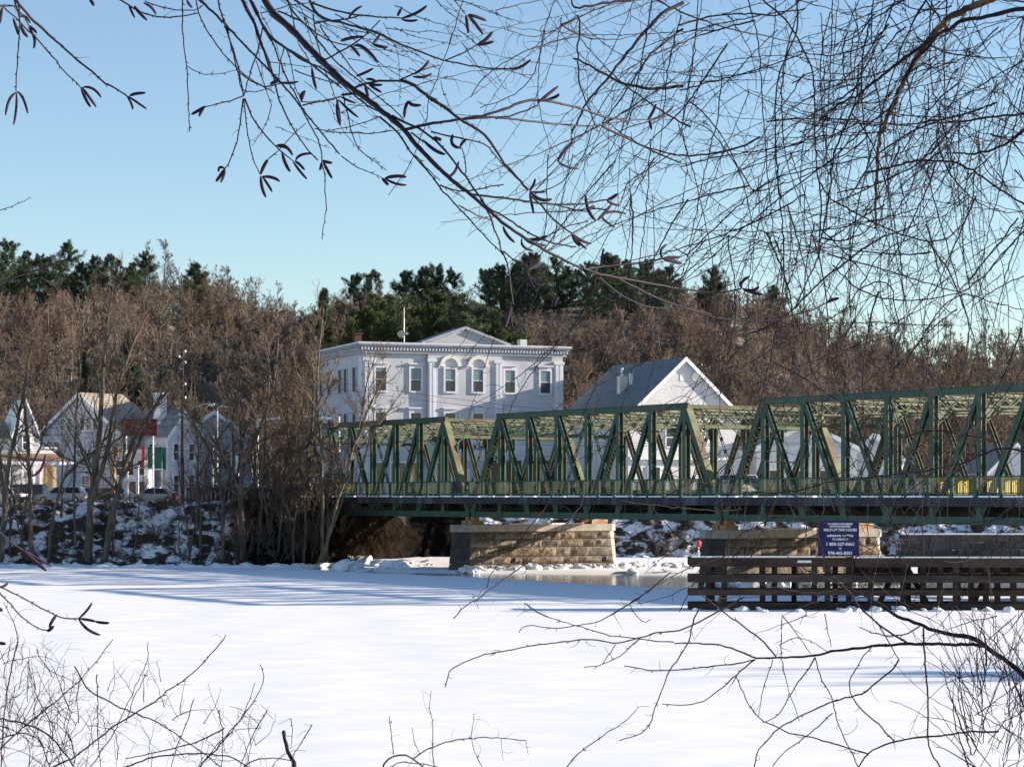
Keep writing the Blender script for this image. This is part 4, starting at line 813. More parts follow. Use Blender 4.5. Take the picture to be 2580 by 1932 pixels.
for k in range(5): MB().box(-6.2+k*1.0,-6.05+k*1.0,3+k*1.2,6+k*1.2,15.3+k*.9,15.36+k*.9) 
MB().box(-6.61,6.9,-.6,-.02,10.2,10.5).build('belt_course', white_t, brn)
# low white building right of the gabled one
lo = gable('low_white_building', (31.5,243), math.atan2(.2,.98), 'long low white building with dark shop windows behind the nearest truss span', 5.6, 9, 11.5, 14.0, white_b, roof_grey, .3,
    wins=[('F',-4.0,6.9,1.2,2.2),('F',-1.2,6.9,1.6,2.2),('F',2.0,6.9,1.2,2.2),('F',4.2,6.9,1.0,2.2)])
rr_ = gable('small_white_house', ((2200-CX)/FPX*246,246), math.atan2(-.3,.95), 'small white house with a blue grey roof behind the right span', 2.4, 8, 10.2, 12.9, white_b, roof_slate, .3, wins=[('F',.2,7.4,.9,1.5),('R',3,7.4,.9,1.5)])
rr2 = gable('small_white_house', ((2560-CX)/FPX*250,250), .2, 'white house at the right edge half hidden by the bridge railing', 3.2, 8, 9.0, 12.0, white_b, roof_grey, .3, wins=[('F',-1,7.2,.9,1.4),('F',1.2,7.2,.9,1.4)])
# left houses
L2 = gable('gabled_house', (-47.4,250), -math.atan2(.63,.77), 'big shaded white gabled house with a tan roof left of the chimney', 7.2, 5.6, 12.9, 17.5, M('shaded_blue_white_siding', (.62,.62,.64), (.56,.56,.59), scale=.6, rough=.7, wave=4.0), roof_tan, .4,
    wins=[('F',-3.1,14.0,.8,1.5) if 0 else ('F',-2.9,13.6,.75,1.3),('F',-1.7,13.6,.75,1.3),('F',.4,13.6,.75,1.3),('F',1.5,13.6,.75,1.3),('F',2.6,13.6,.75,1.3),('F',-5.2,10.5,.9,1.9),('F',-3.9,10.5,.9,1.9),('F',0,10.7,.9,1.7),('F',2.6,10.7,.9,1.7),('F',-4.5,6.6,1.2,2),('F',1,6.6,1.2,2)])
# steep white cottage at the left edge
L1 = gable('steep_gabled_cottage', ((66-CX)/FPX*236,236), math.atan2(.42,.9), 'steep gabled sunlit white cottage at the left edge with a brown porch roof', 1.45, 6, 12.6, 16.2, white_b, cream_w, .12, wins=[('F',0,11.2,.7,1.5)])
q1 = L1
MB().box(-8,-1.5,.4,7,5.6,12.4).build('side_wing', cream_w, L1); MB().add([(-8.2,.2,12.4),(-1.3,.2,12.4),(-1.3,3.6,14.2),(-8.2,3.6,14.2),(-8.2,7.2,12.4),(-1.3,7.2,12.4)], [(0,1,2,3),(3,2,5,4)]).build('side_roof', roof_tan, L1)
MB().box(1.2,3.4,1.0,5,5.6,11.3).build('rear_wing', white_b, L1); MB().box(1.1,3.5,.8,5.2,11.32,11.5).build('rear_roof', white_t, L1)
MB().add([(-4,-2.4,9.9),(3.6,-2.4,9.9),(3.0,0,10.8),(-4,0,10.8)], [(0,1,2,3)]).build('porch_roof', roof_brown, L1); MB().box(-4,3.7,-2.5,-2.42,9.6,9.95).box(3.6,5.0,-2.3,-1.0,9.7,9.95).build('porch_fascia', white_t, L1)
for x in (-3.6,-2.2,-.9,.3): MB().box(x-.1,x+.1,-2.35,-2.15,5.7,9.6).build('porch_post', white_t, L1)
MB().box(1.5,2.6,-2.3,-1.2,5.7,9.6).build('porch_corner', tan_m, L1)
window(L1, -3.0, 7.0, .9, 1.7, 'F', .0+.4, frame=.1)
# white corner house with chimney
L3 = gable('corner_house', (-35.6,247), R(55), 'narrow white corner house with a grey roof and a tall white chimney', 2.5, 7, 12.9, 15.6, white_b, roof_grey, .3,
    wins=[('F',-1.3,10.3,.8,1.7),('F',1.1,10.3,.8,1.7),('F',-1.3,6.9,.8,1.7),('F',1.1,6.9,.8,1.7),('R',2,10.3,.9,1.7),('R',2,6.9,.9,1.7),('L',2.2,10.3,.9,1.7)])
MB().box(-1.6,-.6,2,3,14.2,17.4).box(-1.75,-.45,1.85,3.15,17.4,17.6).build('chimney', white_t, L3)
MB().box(-2.58,-2.5,.3,2.2,9.2,11.6).build('green_shutter_board', green_s, L3)
L5 = gable('grey_back_house', ((340-CX)/FPX*258,258), .1, 'grey house with white trim partly behind the red billboard', 4.2, 8, 12.2, 15.2, grey_w, roof_grey, .3, wins=[('F',-1.5,9.6,.8,1.6),('F',1,9.6,.8,1.6),('F',-1.5,6.8,.8,1.6),('F',1.4,6.8,.8,1.6)])
L4 = gable('grey_hip_house', ((540-CX)/FPX*262,262), .15, 'grey house standing behind the utility pole', 4.5, 9, 12.8, 16.0, grey_w, roof_grey, .3, wins=[('F',-2,9.8,.9,1.7),('F',1.4,9.8,.9,1.7),('F',-2,6.6,.9,1.7)])
# small low store under the billboard
ST = empty('roadside_store', ((350-CX)/FPX*240,240,5.7), 0, 'low white store with dark openings under the red billboard', 'building')
MB().box(-2.6,.9,0,5,0,5.2).build('wall', white_b, ST); MB().box(-2.9,1.1,-.8,5,5.2,5.6).build('roof', white_t, ST)
for x in (-2.0,-.9,.2): window(ST, x, 2.9, .7, 1.5, 'F', 0, frame=.1)
MB().box(-1.0,.6,-.06,-.003,0,2.2).build('door', shop_m, ST)
GS = MB().box(-.04,.04,0,.1,0,3.4).box(1.9,1.98,0,.1,0,3.4)
root = empty('green_sign', ((390-CX)/FPX*238,238,0), 0, 'dark green board on posts in front of the corner house', 'sign'); MB().box(-.75,.75,-.05,.05,CAMZ+69/FPX*238,CAMZ+123/FPX*238).build('panel', green_s, root)
MB().box(-.75,-.65,.051,.15,5.7,10).box(.65,.75,.051,.15,5.7,10).build('post', galv, root); MB().box(-.85,.85,-.06,.06,9.1,9.25).build('rail', white_t, root); MB().box(-1.35,-1.05,-.05,.05,9.3,11.6).build('side_banner', red_b, root)
# red billboard with pale script-like marks
root = empty('red_billboard', ((351-CX)/FPX*236,236,0), 0, 'dark red billboard with pale curling marks above the low store', 'sign'); bz0, bz1 = CAMZ+151/FPX*236, CAMZ+194/FPX*236
MB().box(-1.85,1.85,-.1,.1,bz0,bz1).build('panel', red_m, root)
for x in (-1.4,1.4): MB().cyl((x,.2,5.7),(x,.2,bz1-.2),.09).build('post', galv, root)
mb = MB()
for (cx_, cz_, r_, a0, a1) in ((-1.25,.95,.48,.6,5.6),(-.55,.85,.35,0,6.2),(.05,.95,.5,1.0,4.0),(.35,.8,.3,-1,3),(1.2,.95,.45,1,5.5),(-.1,.45,.3,3.2,5.9),(.75,.5,.28,0,3.1)):
    pr = None
    for k in range(9):
        a = a0+(a1-a0)*k/8; q = (cx_+math.cos(a)*r_*.8, -.13, bz0+cz_+math.sin(a)*r_)
        if pr: mb.bar(pr, q, .055, .04, up=(0,1,0))
        pr = q
mb.build('painted_marks', pinkish, root)
# ---------------------------------------------------------------- street furniture
def pole_at(px, Y): return ((px-CX)/FPX*Y, Y)
X_, Y_ = pole_at(460, 222); zt = CAMZ+(HZ-885)/FPX*Y_
root = empty('utility_pole', (X_,Y_,5.7), 0, 'tall dark wooden utility pole with stacked white insulators', 'pole'); MB().cyl((0,0,-.3),(0,0,zt-5.7),.19,.12,10).build('pole', pole_m, root)
for i, dz in enumerate((0.1,.6,1.15,1.7,3.3,3.9,4.6,6.2)): s = (-1)**i; MB().cyl((s*.28,-.1,zt-5.7-dz),(s*.28,-.1,zt-5.7-dz+.22),.11,.08,8).box(min(0,s*.3),max(0,s*.3),-.13,-.07,zt-5.75-dz,zt-5.68-dz).build('insulator', white_t, root)
pr = None; mb = MB()
for k in range(8): a = k/7; q = (a*2.55, -.2, 9.2-.6+1.1*math.sin(a*1.5)); pr and mb.cyl(pr, q, .045, None, 6); pr = q
mb.build('lamp_arm', galv, root); MB().prism([(2.5,9.6),(3.1,9.72),(3.15,9.55),(2.9,9.42),(2.55,9.45)],-.35,-.05).build('lamp_head', galv, root)
for j, (z, Yt) in enumerate(((zt-.4,0),(zt-1.2,0),(13.2,0))): pass
wires = MB()
def wire(p, q, sag, r=.018, n=14, mb=wires):
    p = Vector(p); q = Vector(q); pr = None
    for k in range(n+1):
        f = k/n; c_ = p.lerp(q, f); c_.z -= sag*4*f*(1-f)
        if pr is not None: mb.cyl(pr, c_, r, None, 4, False)
        pr = c_
for z in (zt-.6, zt-1.4, zt-6.5, zt-7.2): wire((X_,Y_,z), (34,239,13.0+(z-zt)*.15), 1.0); wire((X_,Y_,z), (-90,216,z-1), 1.2)
tag(wires.build('overhead_wires', pole_m), 'thin dark overhead wires strung from the utility pole past the hall', 'wire')
def lamp(px, Y, ytop, lab, arm=1.5, s=1):
    X_, Y_ = pole_at(px, Y); h = CAMZ+(HZ-ytop)/FPX*Y-5.7; r = empty('street_lamp', (X_,Y_,5.7), 0, lab, 'lamp'); MB().cyl((0,0,0),(0,0,h),.08,.05,8).build('pole', galv, r); MB().cyl((0,0,h),(s*arm,0,h+.25),.04).build('arm', galv, r); MB().prism([(s*arm,h+.32),(s*(arm+.75),h+.2),(s*(arm+.7),h+.02),(s*arm,h+.12)],-.16,.16).build('lamp_head', galv, r)
lamp(548, 234, 1028, 'grey street lamp with a drooping head right of the utility pole', .4)
lamp(1413, 236, 1105, 'thin pale lamp post seen through the middle span', .3)
# signal gantry
def signal(root, x, y, z, n=3): 
    h = MB().box(x-.17,x+.17,y-.2,y+.1,z-.95,z).build('signal_head', orange_m, root)
    for k in range(3): MB().cyl((x,y-.20,z-.17-.3*k),(x,y-.27,z-.17-.3*k),.10,.10,8).build('lens', glass, h)
Yg = 224; xL, xR = (649-CX)/FPX*Yg, (854-CX)/FPX*Yg; zg = CAMZ+(HZ-1056)/FPX*Yg
root = empty('signal_gantry', (xL,Yg,0), 0, 'white signal gantry with hanging amber traffic lights left of the bridge', 'traffic light')
MB().cyl((0,0,5.7),(0,0,zg),.13,.11,8).build('post', galv, root); MB().cyl((xR-xL,0,5.7),(xR-xL,0,zg+.3),.13,.11,8).build('post', galv, root)
MB().cyl((.1,0,zg-.1),((xR-xL)*.5,0,zg+.25),.12,.12,8).cyl(((xR-xL)*.5,0,zg+.25),(xR-xL,0,zg-.05),.12,.15,8).build('beam', white_t, root)
signal(root, (733-CX)/FPX*Yg-xL, -.1, zg-.15); signal(root, (742-CX)/FPX*Yg-xL, -.1, zg-.5)
for px, yt, lab in ((288,1127,'amber traffic signal on a yellow post left of the red banner'),(636,1120,'amber traffic signal inside the thicket left of the gantry')):
    Y_ = 228; X_ = (px-CX)/FPX*Y_; zt_ = CAMZ+(HZ-yt)/FPX*Y_; r = empty('traffic_signal', (X_,Y_,0), 0, lab, 'traffic light'); MB().cyl((0,0,5.7),(0,0,zt_),.11,.10,8).build('post', orange_m if px < 400 else galv, r); signal(r, .25, -.1, zt_)
# white posts near the left street
for i, (px, yt, yb, w_) in enumerate([(318,1190,1240,.35),(346,1175,1215,.28),(536,1100,1210,.18),(598,1150,1185,.3)]):
    Y_ = 226; X_ = (px-CX)/FPX*Y_; z_ = CAMZ+(HZ-yt)/FPX*Y_; r = empty('white_post', (X_,Y_,5.7), 0, ['stout white post in front of the low store, left of the next one','slimmer white post in front of the low store','thin white post right of the corner house','short white post behind the forked tree'][i], 'post'); MB().box(-w_/2,w_/2,-w_/2,w_/2,0,z_-5.7).build('shaft', white_t, r); MB().box(-w_/2-.05,w_/2+.05,-w_/2-.05,w_/2+.05,z_-5.7,z_-5.6).build('cap', white_t, r)
X_, Y_ = pole_at(781, 216); r = empty('round_marker', (X_,Y_,5.7), 0, 'round white marker on a short post at the bridge end', 'sign'); MB().cyl((0,0,0),(0,0,1.9),.05).build('post', galv, r); MB().cyl((0,-.06,2.2),(0,-.02,2.2),.30,.30,16).build('disc', white_t, r)
# balustrade at the approach
root = empty('balustrade', ((468-CX)/FPX*216,216.5,5.75), 0, 'dark concrete balustrade with pale balusters along the approach road', 'balustrade')
Lb = 290/FPX*216; MB().box(0,Lb,-.2,.2,1.15,1.45).build('top_rail', conc_dark, root); MB().box(0,Lb,-.22,.22,0,.28).build('base', conc_dark, root); MB().box(0,Lb,.16,.2,.3,1.15).build('back_panel', conc_dark, root)
bl = MB().cyl((0,0,.28),(0,0,.6),.07,.13,7).cyl((0,0,.6),(0,0,1.15),.13,.06,7).mesh('baluster', concrete); k = .25
while k < Lb-.2: link('baluster', bl, root, (k,-.06,0)); k += .42
# barrel, boulder, sandwich board
X_, Y_ = pole_at(441, 213.4); r = empty('red_barrel', (X_,Y_,float(gz(X_,Y_))-.02), 0, 'dark red barrel standing behind the silver sedan', 'barrel'); MB().cyl((0,0,0),(0,0,.9),.3,.3,14).build('body', red_m, r); MB().cyl((0,0,.3),(0,0,.34),.32,.32,14).cyl((0,0,.6),(0,0,.64),.32,.32,14).cyl((0,0,.9),(0,0,.93),.31,.31,14).build('hoop', red_m, r)
X_, Y_ = pole_at(587, 212); o = link('snowy_boulder', rock_mesh('snowy_boulder', M('pale_rock', (.62,.60,.58), (.45,.43,.40), scale=1.2, rough=.9, bump=.05), 61, (.85,.6,.55), 3, .35), None, (X_,Y_,CAMZ-(1272-HZ)/FPX*Y_)); tag(o, 'pale snow dusted boulder between the bank trees below the balustrade', 'boulder')
r = empty('sandwich_board', ((1040-CX)/FPX*244,244,5.9), 0, 'orange and white upright board in front of the hall', 'sign'); MB().prism([(-.35,0),(.35,0),(.1,4.6),(-.05,4.6)],-.1,.1).build('panel', white_t, r); MB().prism([(.0,0.3),(.36,.3),(.12,4.5),(.02,4.5)],-.14,-.11).build('stripe', orange_m, r)
o = MB().prism([(0,.0),(.55,.1),(1.15,.6),(1.5,1.4),(1.62,2.3),(1.45,2.3),(1.25,1.5),(.95,.85),(.5,.35),(0,.15)], -.03, .03).build('purple_banner', purple_m, None, loc=((76-CX)/FPX*230,230,8.3)); tag(o, 'curved purple banner hanging in front of the porch of the cottage', 'banner')
# cobra lamp on the middle of the bridge
r = empty('bridge_lamp', P1+Vector((ux*-1.5+vx*WB*.35, uy*-1.5+vy*WB*.35, 0)), BRZ, 'curved green lamp arm hanging at the joint of the first and middle spans', 'lamp')
pr = None; mb = MB()
for k in range(8): a = k/7*math.pi*.6; q = (-.2, -1.5*math.sin(a), 11.2-1.2*(1-math.cos(a))+.8); pr and mb.cyl(pr, q, .08, None, 6); pr = q
mb.build('arm', green_old, r); MB().box(-.4,.0,-1.9,-1.3,9.95,10.25).build('lamp_head', green_dark, r); MB().cyl((-.2,0,6.28),(-.2,0,12.0),.09,.07,8).build('pole', green, r)
# ---------------------------------------------------------------- vehicles
def car(loc, rz, kind, body, label, group='vehicles parked on the left bank'):
    L_, W_, H_ = {'sedan':(4.6,1.8,1.42),'wagon':(4.8,1.85,1.5),'suv':(4.7,1.9,1.8),'pickup':(5.4,1.95,1.8),'van':(5.0,1.95,2.1)}[kind]
    r = empty('parked_car' if 'park' in label else 'moving_car', loc, rz, label, 'car', group); h = L_/2; belt = H_*.60
    low = [(-h,.35),(-h+.05,.28),(h-.05,.28),(h,.36),(h,.62),(h-.12,belt-.12),(h-1.15,belt),(-h+.1,belt),(-h,belt-.15)]
    n = len(low); vs_ = []
    for y, ins in ((-W_/2+.05,0),(-W_/2,1),(W_/2,1),(W_/2-.05,0)):
        for x, z in low: vs_.append((x*(.985 if not ins else 1), y, z))
    fs_ = [tuple(j*n+i for i, j in ((i,j),(i+0,j+1))) for i in range(0) for j in range(0)]
    for j in range(3):
        for i in range(n): a, b = j*n+i, j*n+(i+1) % n; fs_.append((a,b,b+n,a+n))
    fs_ += [tuple(range(n-1,-1,-1)), tuple(range(3*n,4*n))]; MB().add(vs_, fs_).build('body', body, r)
    if kind == 'sedan': cab = [(-h+.55,belt),(-h+1.15,H_-.02),(-h+1.5,H_),(h-2.1,H_),(h-1.75,H_-.05),(h-1.05,belt)]
    elif kind == 'wagon': cab = [(-h+.15,belt),(-h+.45,H_-.02),(-h+.8,H_),(h-2.1,H_),(h-1.8,H_-.05),(h-1.1,belt)]
    elif kind == 'pickup': cab = [(-.55,belt),(-.45,H_-.05),(-.3,H_),(h-2.3,H_),(h-2.05,H_-.06),(h-1.35,belt)]
    else: cab = [(-h+.08,belt),(-h+.22,H_-.05),(-h+.5,H_),(h-1.9,H_),(h-1.6,H_-.05),(h-1.0,belt)]
    n = len(cab); vs_ = [(x,-W_/2+.08+(.16 if z > belt+.1 else 0),z) for x, z in cab]+[(x,W_/2-.08-(.16 if z > belt+.1 else 0),z) for x, z in cab]
    MB().add(vs_, [(i,(i+1)%n,n+(i+1)%n,n+i) for i in range(n)]+[tuple(range(n-1,-1,-1)), tuple(range(n,2*n))]).build('cabin', body, r)
    def shrink(poly, f, c_): return [(c_[0]+(x-c_[0])*f, c_[1]+(z-c_[1])*f) for x, z in poly]
    cx_ = sum(x for x, z in cab)/n; cz_ = (belt+H_)/2; poly = shrink(cab, .86, (cx_,cz_))
    for s in (-1,1):
        mb = MB(); vs_ = [(x, s*(W_/2-.08-(z-belt)/(H_-belt)*.16+.012), z) for x, z in poly]; mb.add(vs_, [tuple(range(n)) if s < 0 else tuple(range(n-1,-1,-1))]); o = mb.build('side_window', glass, r)
        xm = cx_+.05; MB().add([(xm-.05, s*(W_/2-.08+.018), belt+.05),(xm+.05, s*(W_/2-.08+.018), belt+.05),(xm+.05, s*(W_/2-.24+.018+.02), H_-.06),(xm-.05, s*(W_/2-.24+.018+.02), H_-.06)], [(0,1,2,3)]).build('pillar', body, o)
    def pane(a, b, nm, off):
        (xa_,za_),(xb_,zb_) = a, b; d = Vector((zb_-za_,0,xa_-xb_)).normalized()*off; w0, w1 = W_/2-.18, W_/2-.30
        MB().add([(xa_+d.x,-w0,za_+d.z+.03),(xa_+d.x,w0,za_+d.z+.03),(xb_+d.x,w1,zb_+d.z-.02),(xb_+d.x,-w1,zb_+d.z-.02)], [(0,1,2,3)]).build(nm, glass, r)
    pane(cab[-1], cab[-2], 'windscreen', .015); pane(cab[0], cab[1], 'rear_window', -.015)
    for x in (-h+.85,h-.9):
        for s in (-1,1):
            o = MB().cyl((x,s*(W_/2-.2),.32),(x,s*(W_/2+.01),.32),.32,.32,16).build('wheel', tire_m, r); MB().cyl((x,s*(W_/2+.0),.32),(x,s*(W_/2+.02),.32),.2,.18,10).build('rim', galv, o)
    for s in (-1,1): MB().box(h-.08,h+.015,s*.68-.18,s*.68+.18,.56,.70).build('headlight', lamp_w, r); MB().box(-h-.015,-h+.06,s*.72-.14,s*.72+.14,.62,.80).build('taillight', lamp_r, r)
    MB().box(h-.02,h+.07,-.85,.85,.32,.5).box(-h-.07,-h+.02,-.85,.85,.32,.5).build('bumper', tire_m, r); MB().box(h-1.95+.35,h-1.75+.35,-W_/2-.14,-W_/2+.04,belt-.02,belt+.12).box(h-1.95+.35,h-1.75+.35,W_/2-.04,W_/2+.14,belt-.02,belt+.12).build('mirror', body, r)
    if 'snow' in label: MB().box(-h+1.6,h-2.2,-W_/2+.35,W_/2-.35,H_+.002,H_+.05).build('snow_patch', snow_top, r)
    return r
silver = paint('silver_paint', (.45,.46,.48)); dark = paint('dark_blue_paint', (.03,.04,.07)); whitep = paint('white_paint', (.7,.7,.72)); blackp = paint('black_paint', (.02,.02,.022)); bluep = paint('blue_paint', (.05,.14,.26)); redp = paint('red_paint', (.35,.03,.03)); greyp = paint('grey_paint', (.2,.21,.22))
def at(px, Y, z=None): X_ = (px-CX)/FPX*Y; return (X_, Y, float(gz(X_, Y))-.02 if z is None else z)
car(at(155,214.5), R(176), 'wagon', silver, 'silver station wagon parked side on at the top of the bank')
car(at(386,214.5), R(181), 'sedan', silver, 'silver sedan parked side on beside the red barrel, dusted with snow')
car(at(60,219), R(170), 'suv', dark, 'dark blue sport utility car parked behind the silver wagon')
car(at(8,215), R(160), 'sedan', whitep, 'white car parked at the left edge below the cottage porch')
car(at(245,222), R(12), 'sedan', blackp, 'black sedan parked between the tree trunks behind the wagon')
car(at(300,232), R(0), 'wagon', greyp, 'grey wagon parked in front of the low store')
car(at(570,228), R(5), 'suv', dark, 'dark car parked behind the balustrade near the gantry')
def on_bridge(x, y, d): q = P1+Vector((ux*x+vx*y, uy*x+vy*y, 6.28)); return q, BRZ+(0 if d > 0 else math.pi)
gB = 'cars driving over the bridge'
for x, y, d, k, b, lb in ((24.5,9.2,-1,'suv',silver,'silver sport utility car crossing the middle span'),(-8,3.5,1,'sedan',dark,'dark sedan with headlights crossing the farthest span'),(5,9.0,-1,'sedan',blackp,'black sedan entering the middle span'),(44.5,9.2,-1,'pickup',dark,'dark pickup on the nearest span left of the white van'),(52,3.4,1,'sedan',whitep,'white sedan on the nearest span above the blue sign'),(-22,9,-1,'wagon',bluep,'blue wagon leaving the bridge at its far left end')):
    loc, rz = on_bridge(x, y, d); car(loc, rz, k, b, lb, gB)
# ---------------------------------------------------------------- branches close to the camera
ZM = {'A':(0,0,2.571),'B':(860,0,2.571),'C':(1720,0,2.571),'D':(560,0,3.851),'E':(860,380,2.572),'F':(1700,600,2.514),'G':(1050,600,2.765),'H':(0,600,2.571),'L':(0,1300,2.212),'M':(900,1450,2.458),'R':(1700,1450,2.514),'S':(1900,900,3.247),'Z':(1100,1230,3.16)}
def zpts(s):
    z, body = s.split(':'); ox_, oy_, k = ZM[z]; out = []
    for pr in body.split(): a, b = pr.split(','); out.append((ox_+float(a)/k, oy_+float(b)/k))
    return out
def smooth_line(pl, n=None):
    pl = np.array(pl, float); seg = np.r_[0, np.cumsum(np.linalg.norm(np.diff(pl, axis=0), axis=1))]; n = n or int(min(60, max(6, seg[-1]/14))); t = np.linspace(0, seg[-1], n)
    out = np.stack([np.interp(t, seg, pl[:, c]) for c in range(pl.shape[1])], 1); o2 = out.copy(); o2[1:-1] = (out[:-2]+2*out[1:-1]+out[2:])/4; return o2
def depth_fn(base, amp, sx, sy, ph): return lambda x, y: base+amp*(np.sin(x/sx+ph)+.6*np.sin(y/sy+ph*2))
def to3(pl2, D, bow): # bow: depth leaves the sheet towards the tip
    n = len(pl2); t = np.linspace(0, 1, n); Y = D(pl2[:, 0], pl2[:, 1])+bow*t*t
    return np.stack([(pl2[:, 0]-CX)/FPX*Y, Y, CAMZ-(pl2[:, 1]-HZ)/FPX*Y], 1), Y
class Spray:
    def __init__(s, D, seed): s.D = D; s.g = {}; s.rs = np.random.RandomState(seed); s.lines = []
    def add(s, pts, rad, sides): s.g.setdefault((len(pts), sides), []).append((pts, rad))
    def line(s, pl, w0, w1, bow=None, jit=.8, buds=0, sides=6):
        pl2 = smooth_line(pl); n = len(pl2); pl2[1:-1] += s.rs.normal(0, jit, (n-2, 2)); bow = s.rs.uniform(-.5,.5) if bow is None else bow
        p, Y = to3(pl2, s.D, bow); w_ = np.linspace(w0, w1, n)*s.rs.uniform(.92, 1.1, n); s.add(p, w_/2/FPX*Y, sides); s.lines.append((pl2, bow, w_, p))
        if buds:
            L_ = np.linalg.norm(pl2[-1]-pl2[0]); k = int(L_/buds); sg = 1
            for i in range(k):
                j = s.rs.randint(1, n-1); d = pl2[min(j+1, n-1)]-pl2[j-1]; d = d/(np.linalg.norm(d)+1e-6); nrm = np.array([-d[1], d[0]])*sg; sg = -sg; ln = s.rs.uniform(4, 11)
                q = np.array([pl2[j], pl2[j]+(d*.8+nrm*.6)*ln*.6, pl2[j]+(d*.8+nrm*.6)*ln]); q3, Yq = to3(q, s.D, 0); off = p[j]-q3[0]; s.add(q3+off, np.array([1.5, 2.2, .8])/2/FPX*Yq, 4)
        return p
    def twigs(s, every, ln0, ln1, w_, hook=.3, src=None, sub=0.0):
        for pl2, bow, ww, p in (src or list(s.lines)):
            L_ = np.sum(np.linalg.norm(np.diff(pl2, axis=0), axis=1)); k = int(L_/every); n = len(pl2)
            for i in range(k):
                j = s.rs.randint(0, n-1); d = pl2[j+1]-pl2[j]; a = math.atan2(d[1], d[0])+s.rs.choice([-1,1])*s.rs.uniform(.35, 1.3); ln = s.rs.uniform(ln0, ln1)*(1 if s.rs.uniform() < .8 else 1.8); m = 6 if ln > 25 else 4
                q = [p[j]]; Y = p[j][1]; cur = s.rs.normal(0, hook); aa = a; dy = s.rs.normal(0, .5)
                for t in range(1, m):
                    aa += cur+s.rs.normal(0, .12); q.append(q[-1]+np.array([math.cos(aa), dy, -math.sin(aa)])*ln/(m-1)/FPX*Y)
                w0 = min(w_, ww[j]*.8); s.add(np.array(q), np.linspace(w0, w0*.45, m)/2/FPX*Y, 3)
    def meshes(s, name, mat, org): return tubes_mesh(name, [(np.stack([a for a, b in v]), np.stack([b for a, b in v]), k[1]) for k, v in s.g.items()], mat, org)
# --- birch: trunk to the left of the view, its limbs hanging into the picture
DB = depth_fn(4.6, .22, 260, 330, .4)
B_ROOT = (-3.2, 6.0, 3.7)
birch = empty('birch_tree', B_ROOT, 0, 'birch whose dark twigs and catkins hang across the upper left and middle sky', 'tree')
limb = Spray(DB, 1); limb.line(zpts('D:300,-420 400,0 520,160 700,310 850,480 980,600 1170,790 1400,960 1560,1090 1750,1240 1900,1430 2110,1640'), 20, 11, 0, .8, 40, 8)
limb.line(zpts('E:580,60 650,130 740,210 860,300 960,390 1060,480 1180,560 1330,650 1560,765'), 11, 6, 0, .6, 30, 7)
limb.line(zpts('G:1160,210 1270,250 1540,300 1830,350 2020,380 2212,370'), 6, 2.5, .1, .6, 40)
limb.line(zpts('B:415,840 480,820 600,800 760,775 870,765 980,760 1100,770 1250,790 1400,805 1550,815 1650,815 1830,785 2000,770'), 8, 3, .2, .6, 40)
limb.line(zpts('D:830,-60 890,120 1000,200 1120,210 1250,250 1400,290 1520,320 1660,400 1880,490 2150,590'), 8, 4, -.3, .6, 40)
tw = Spray(DB, 2)
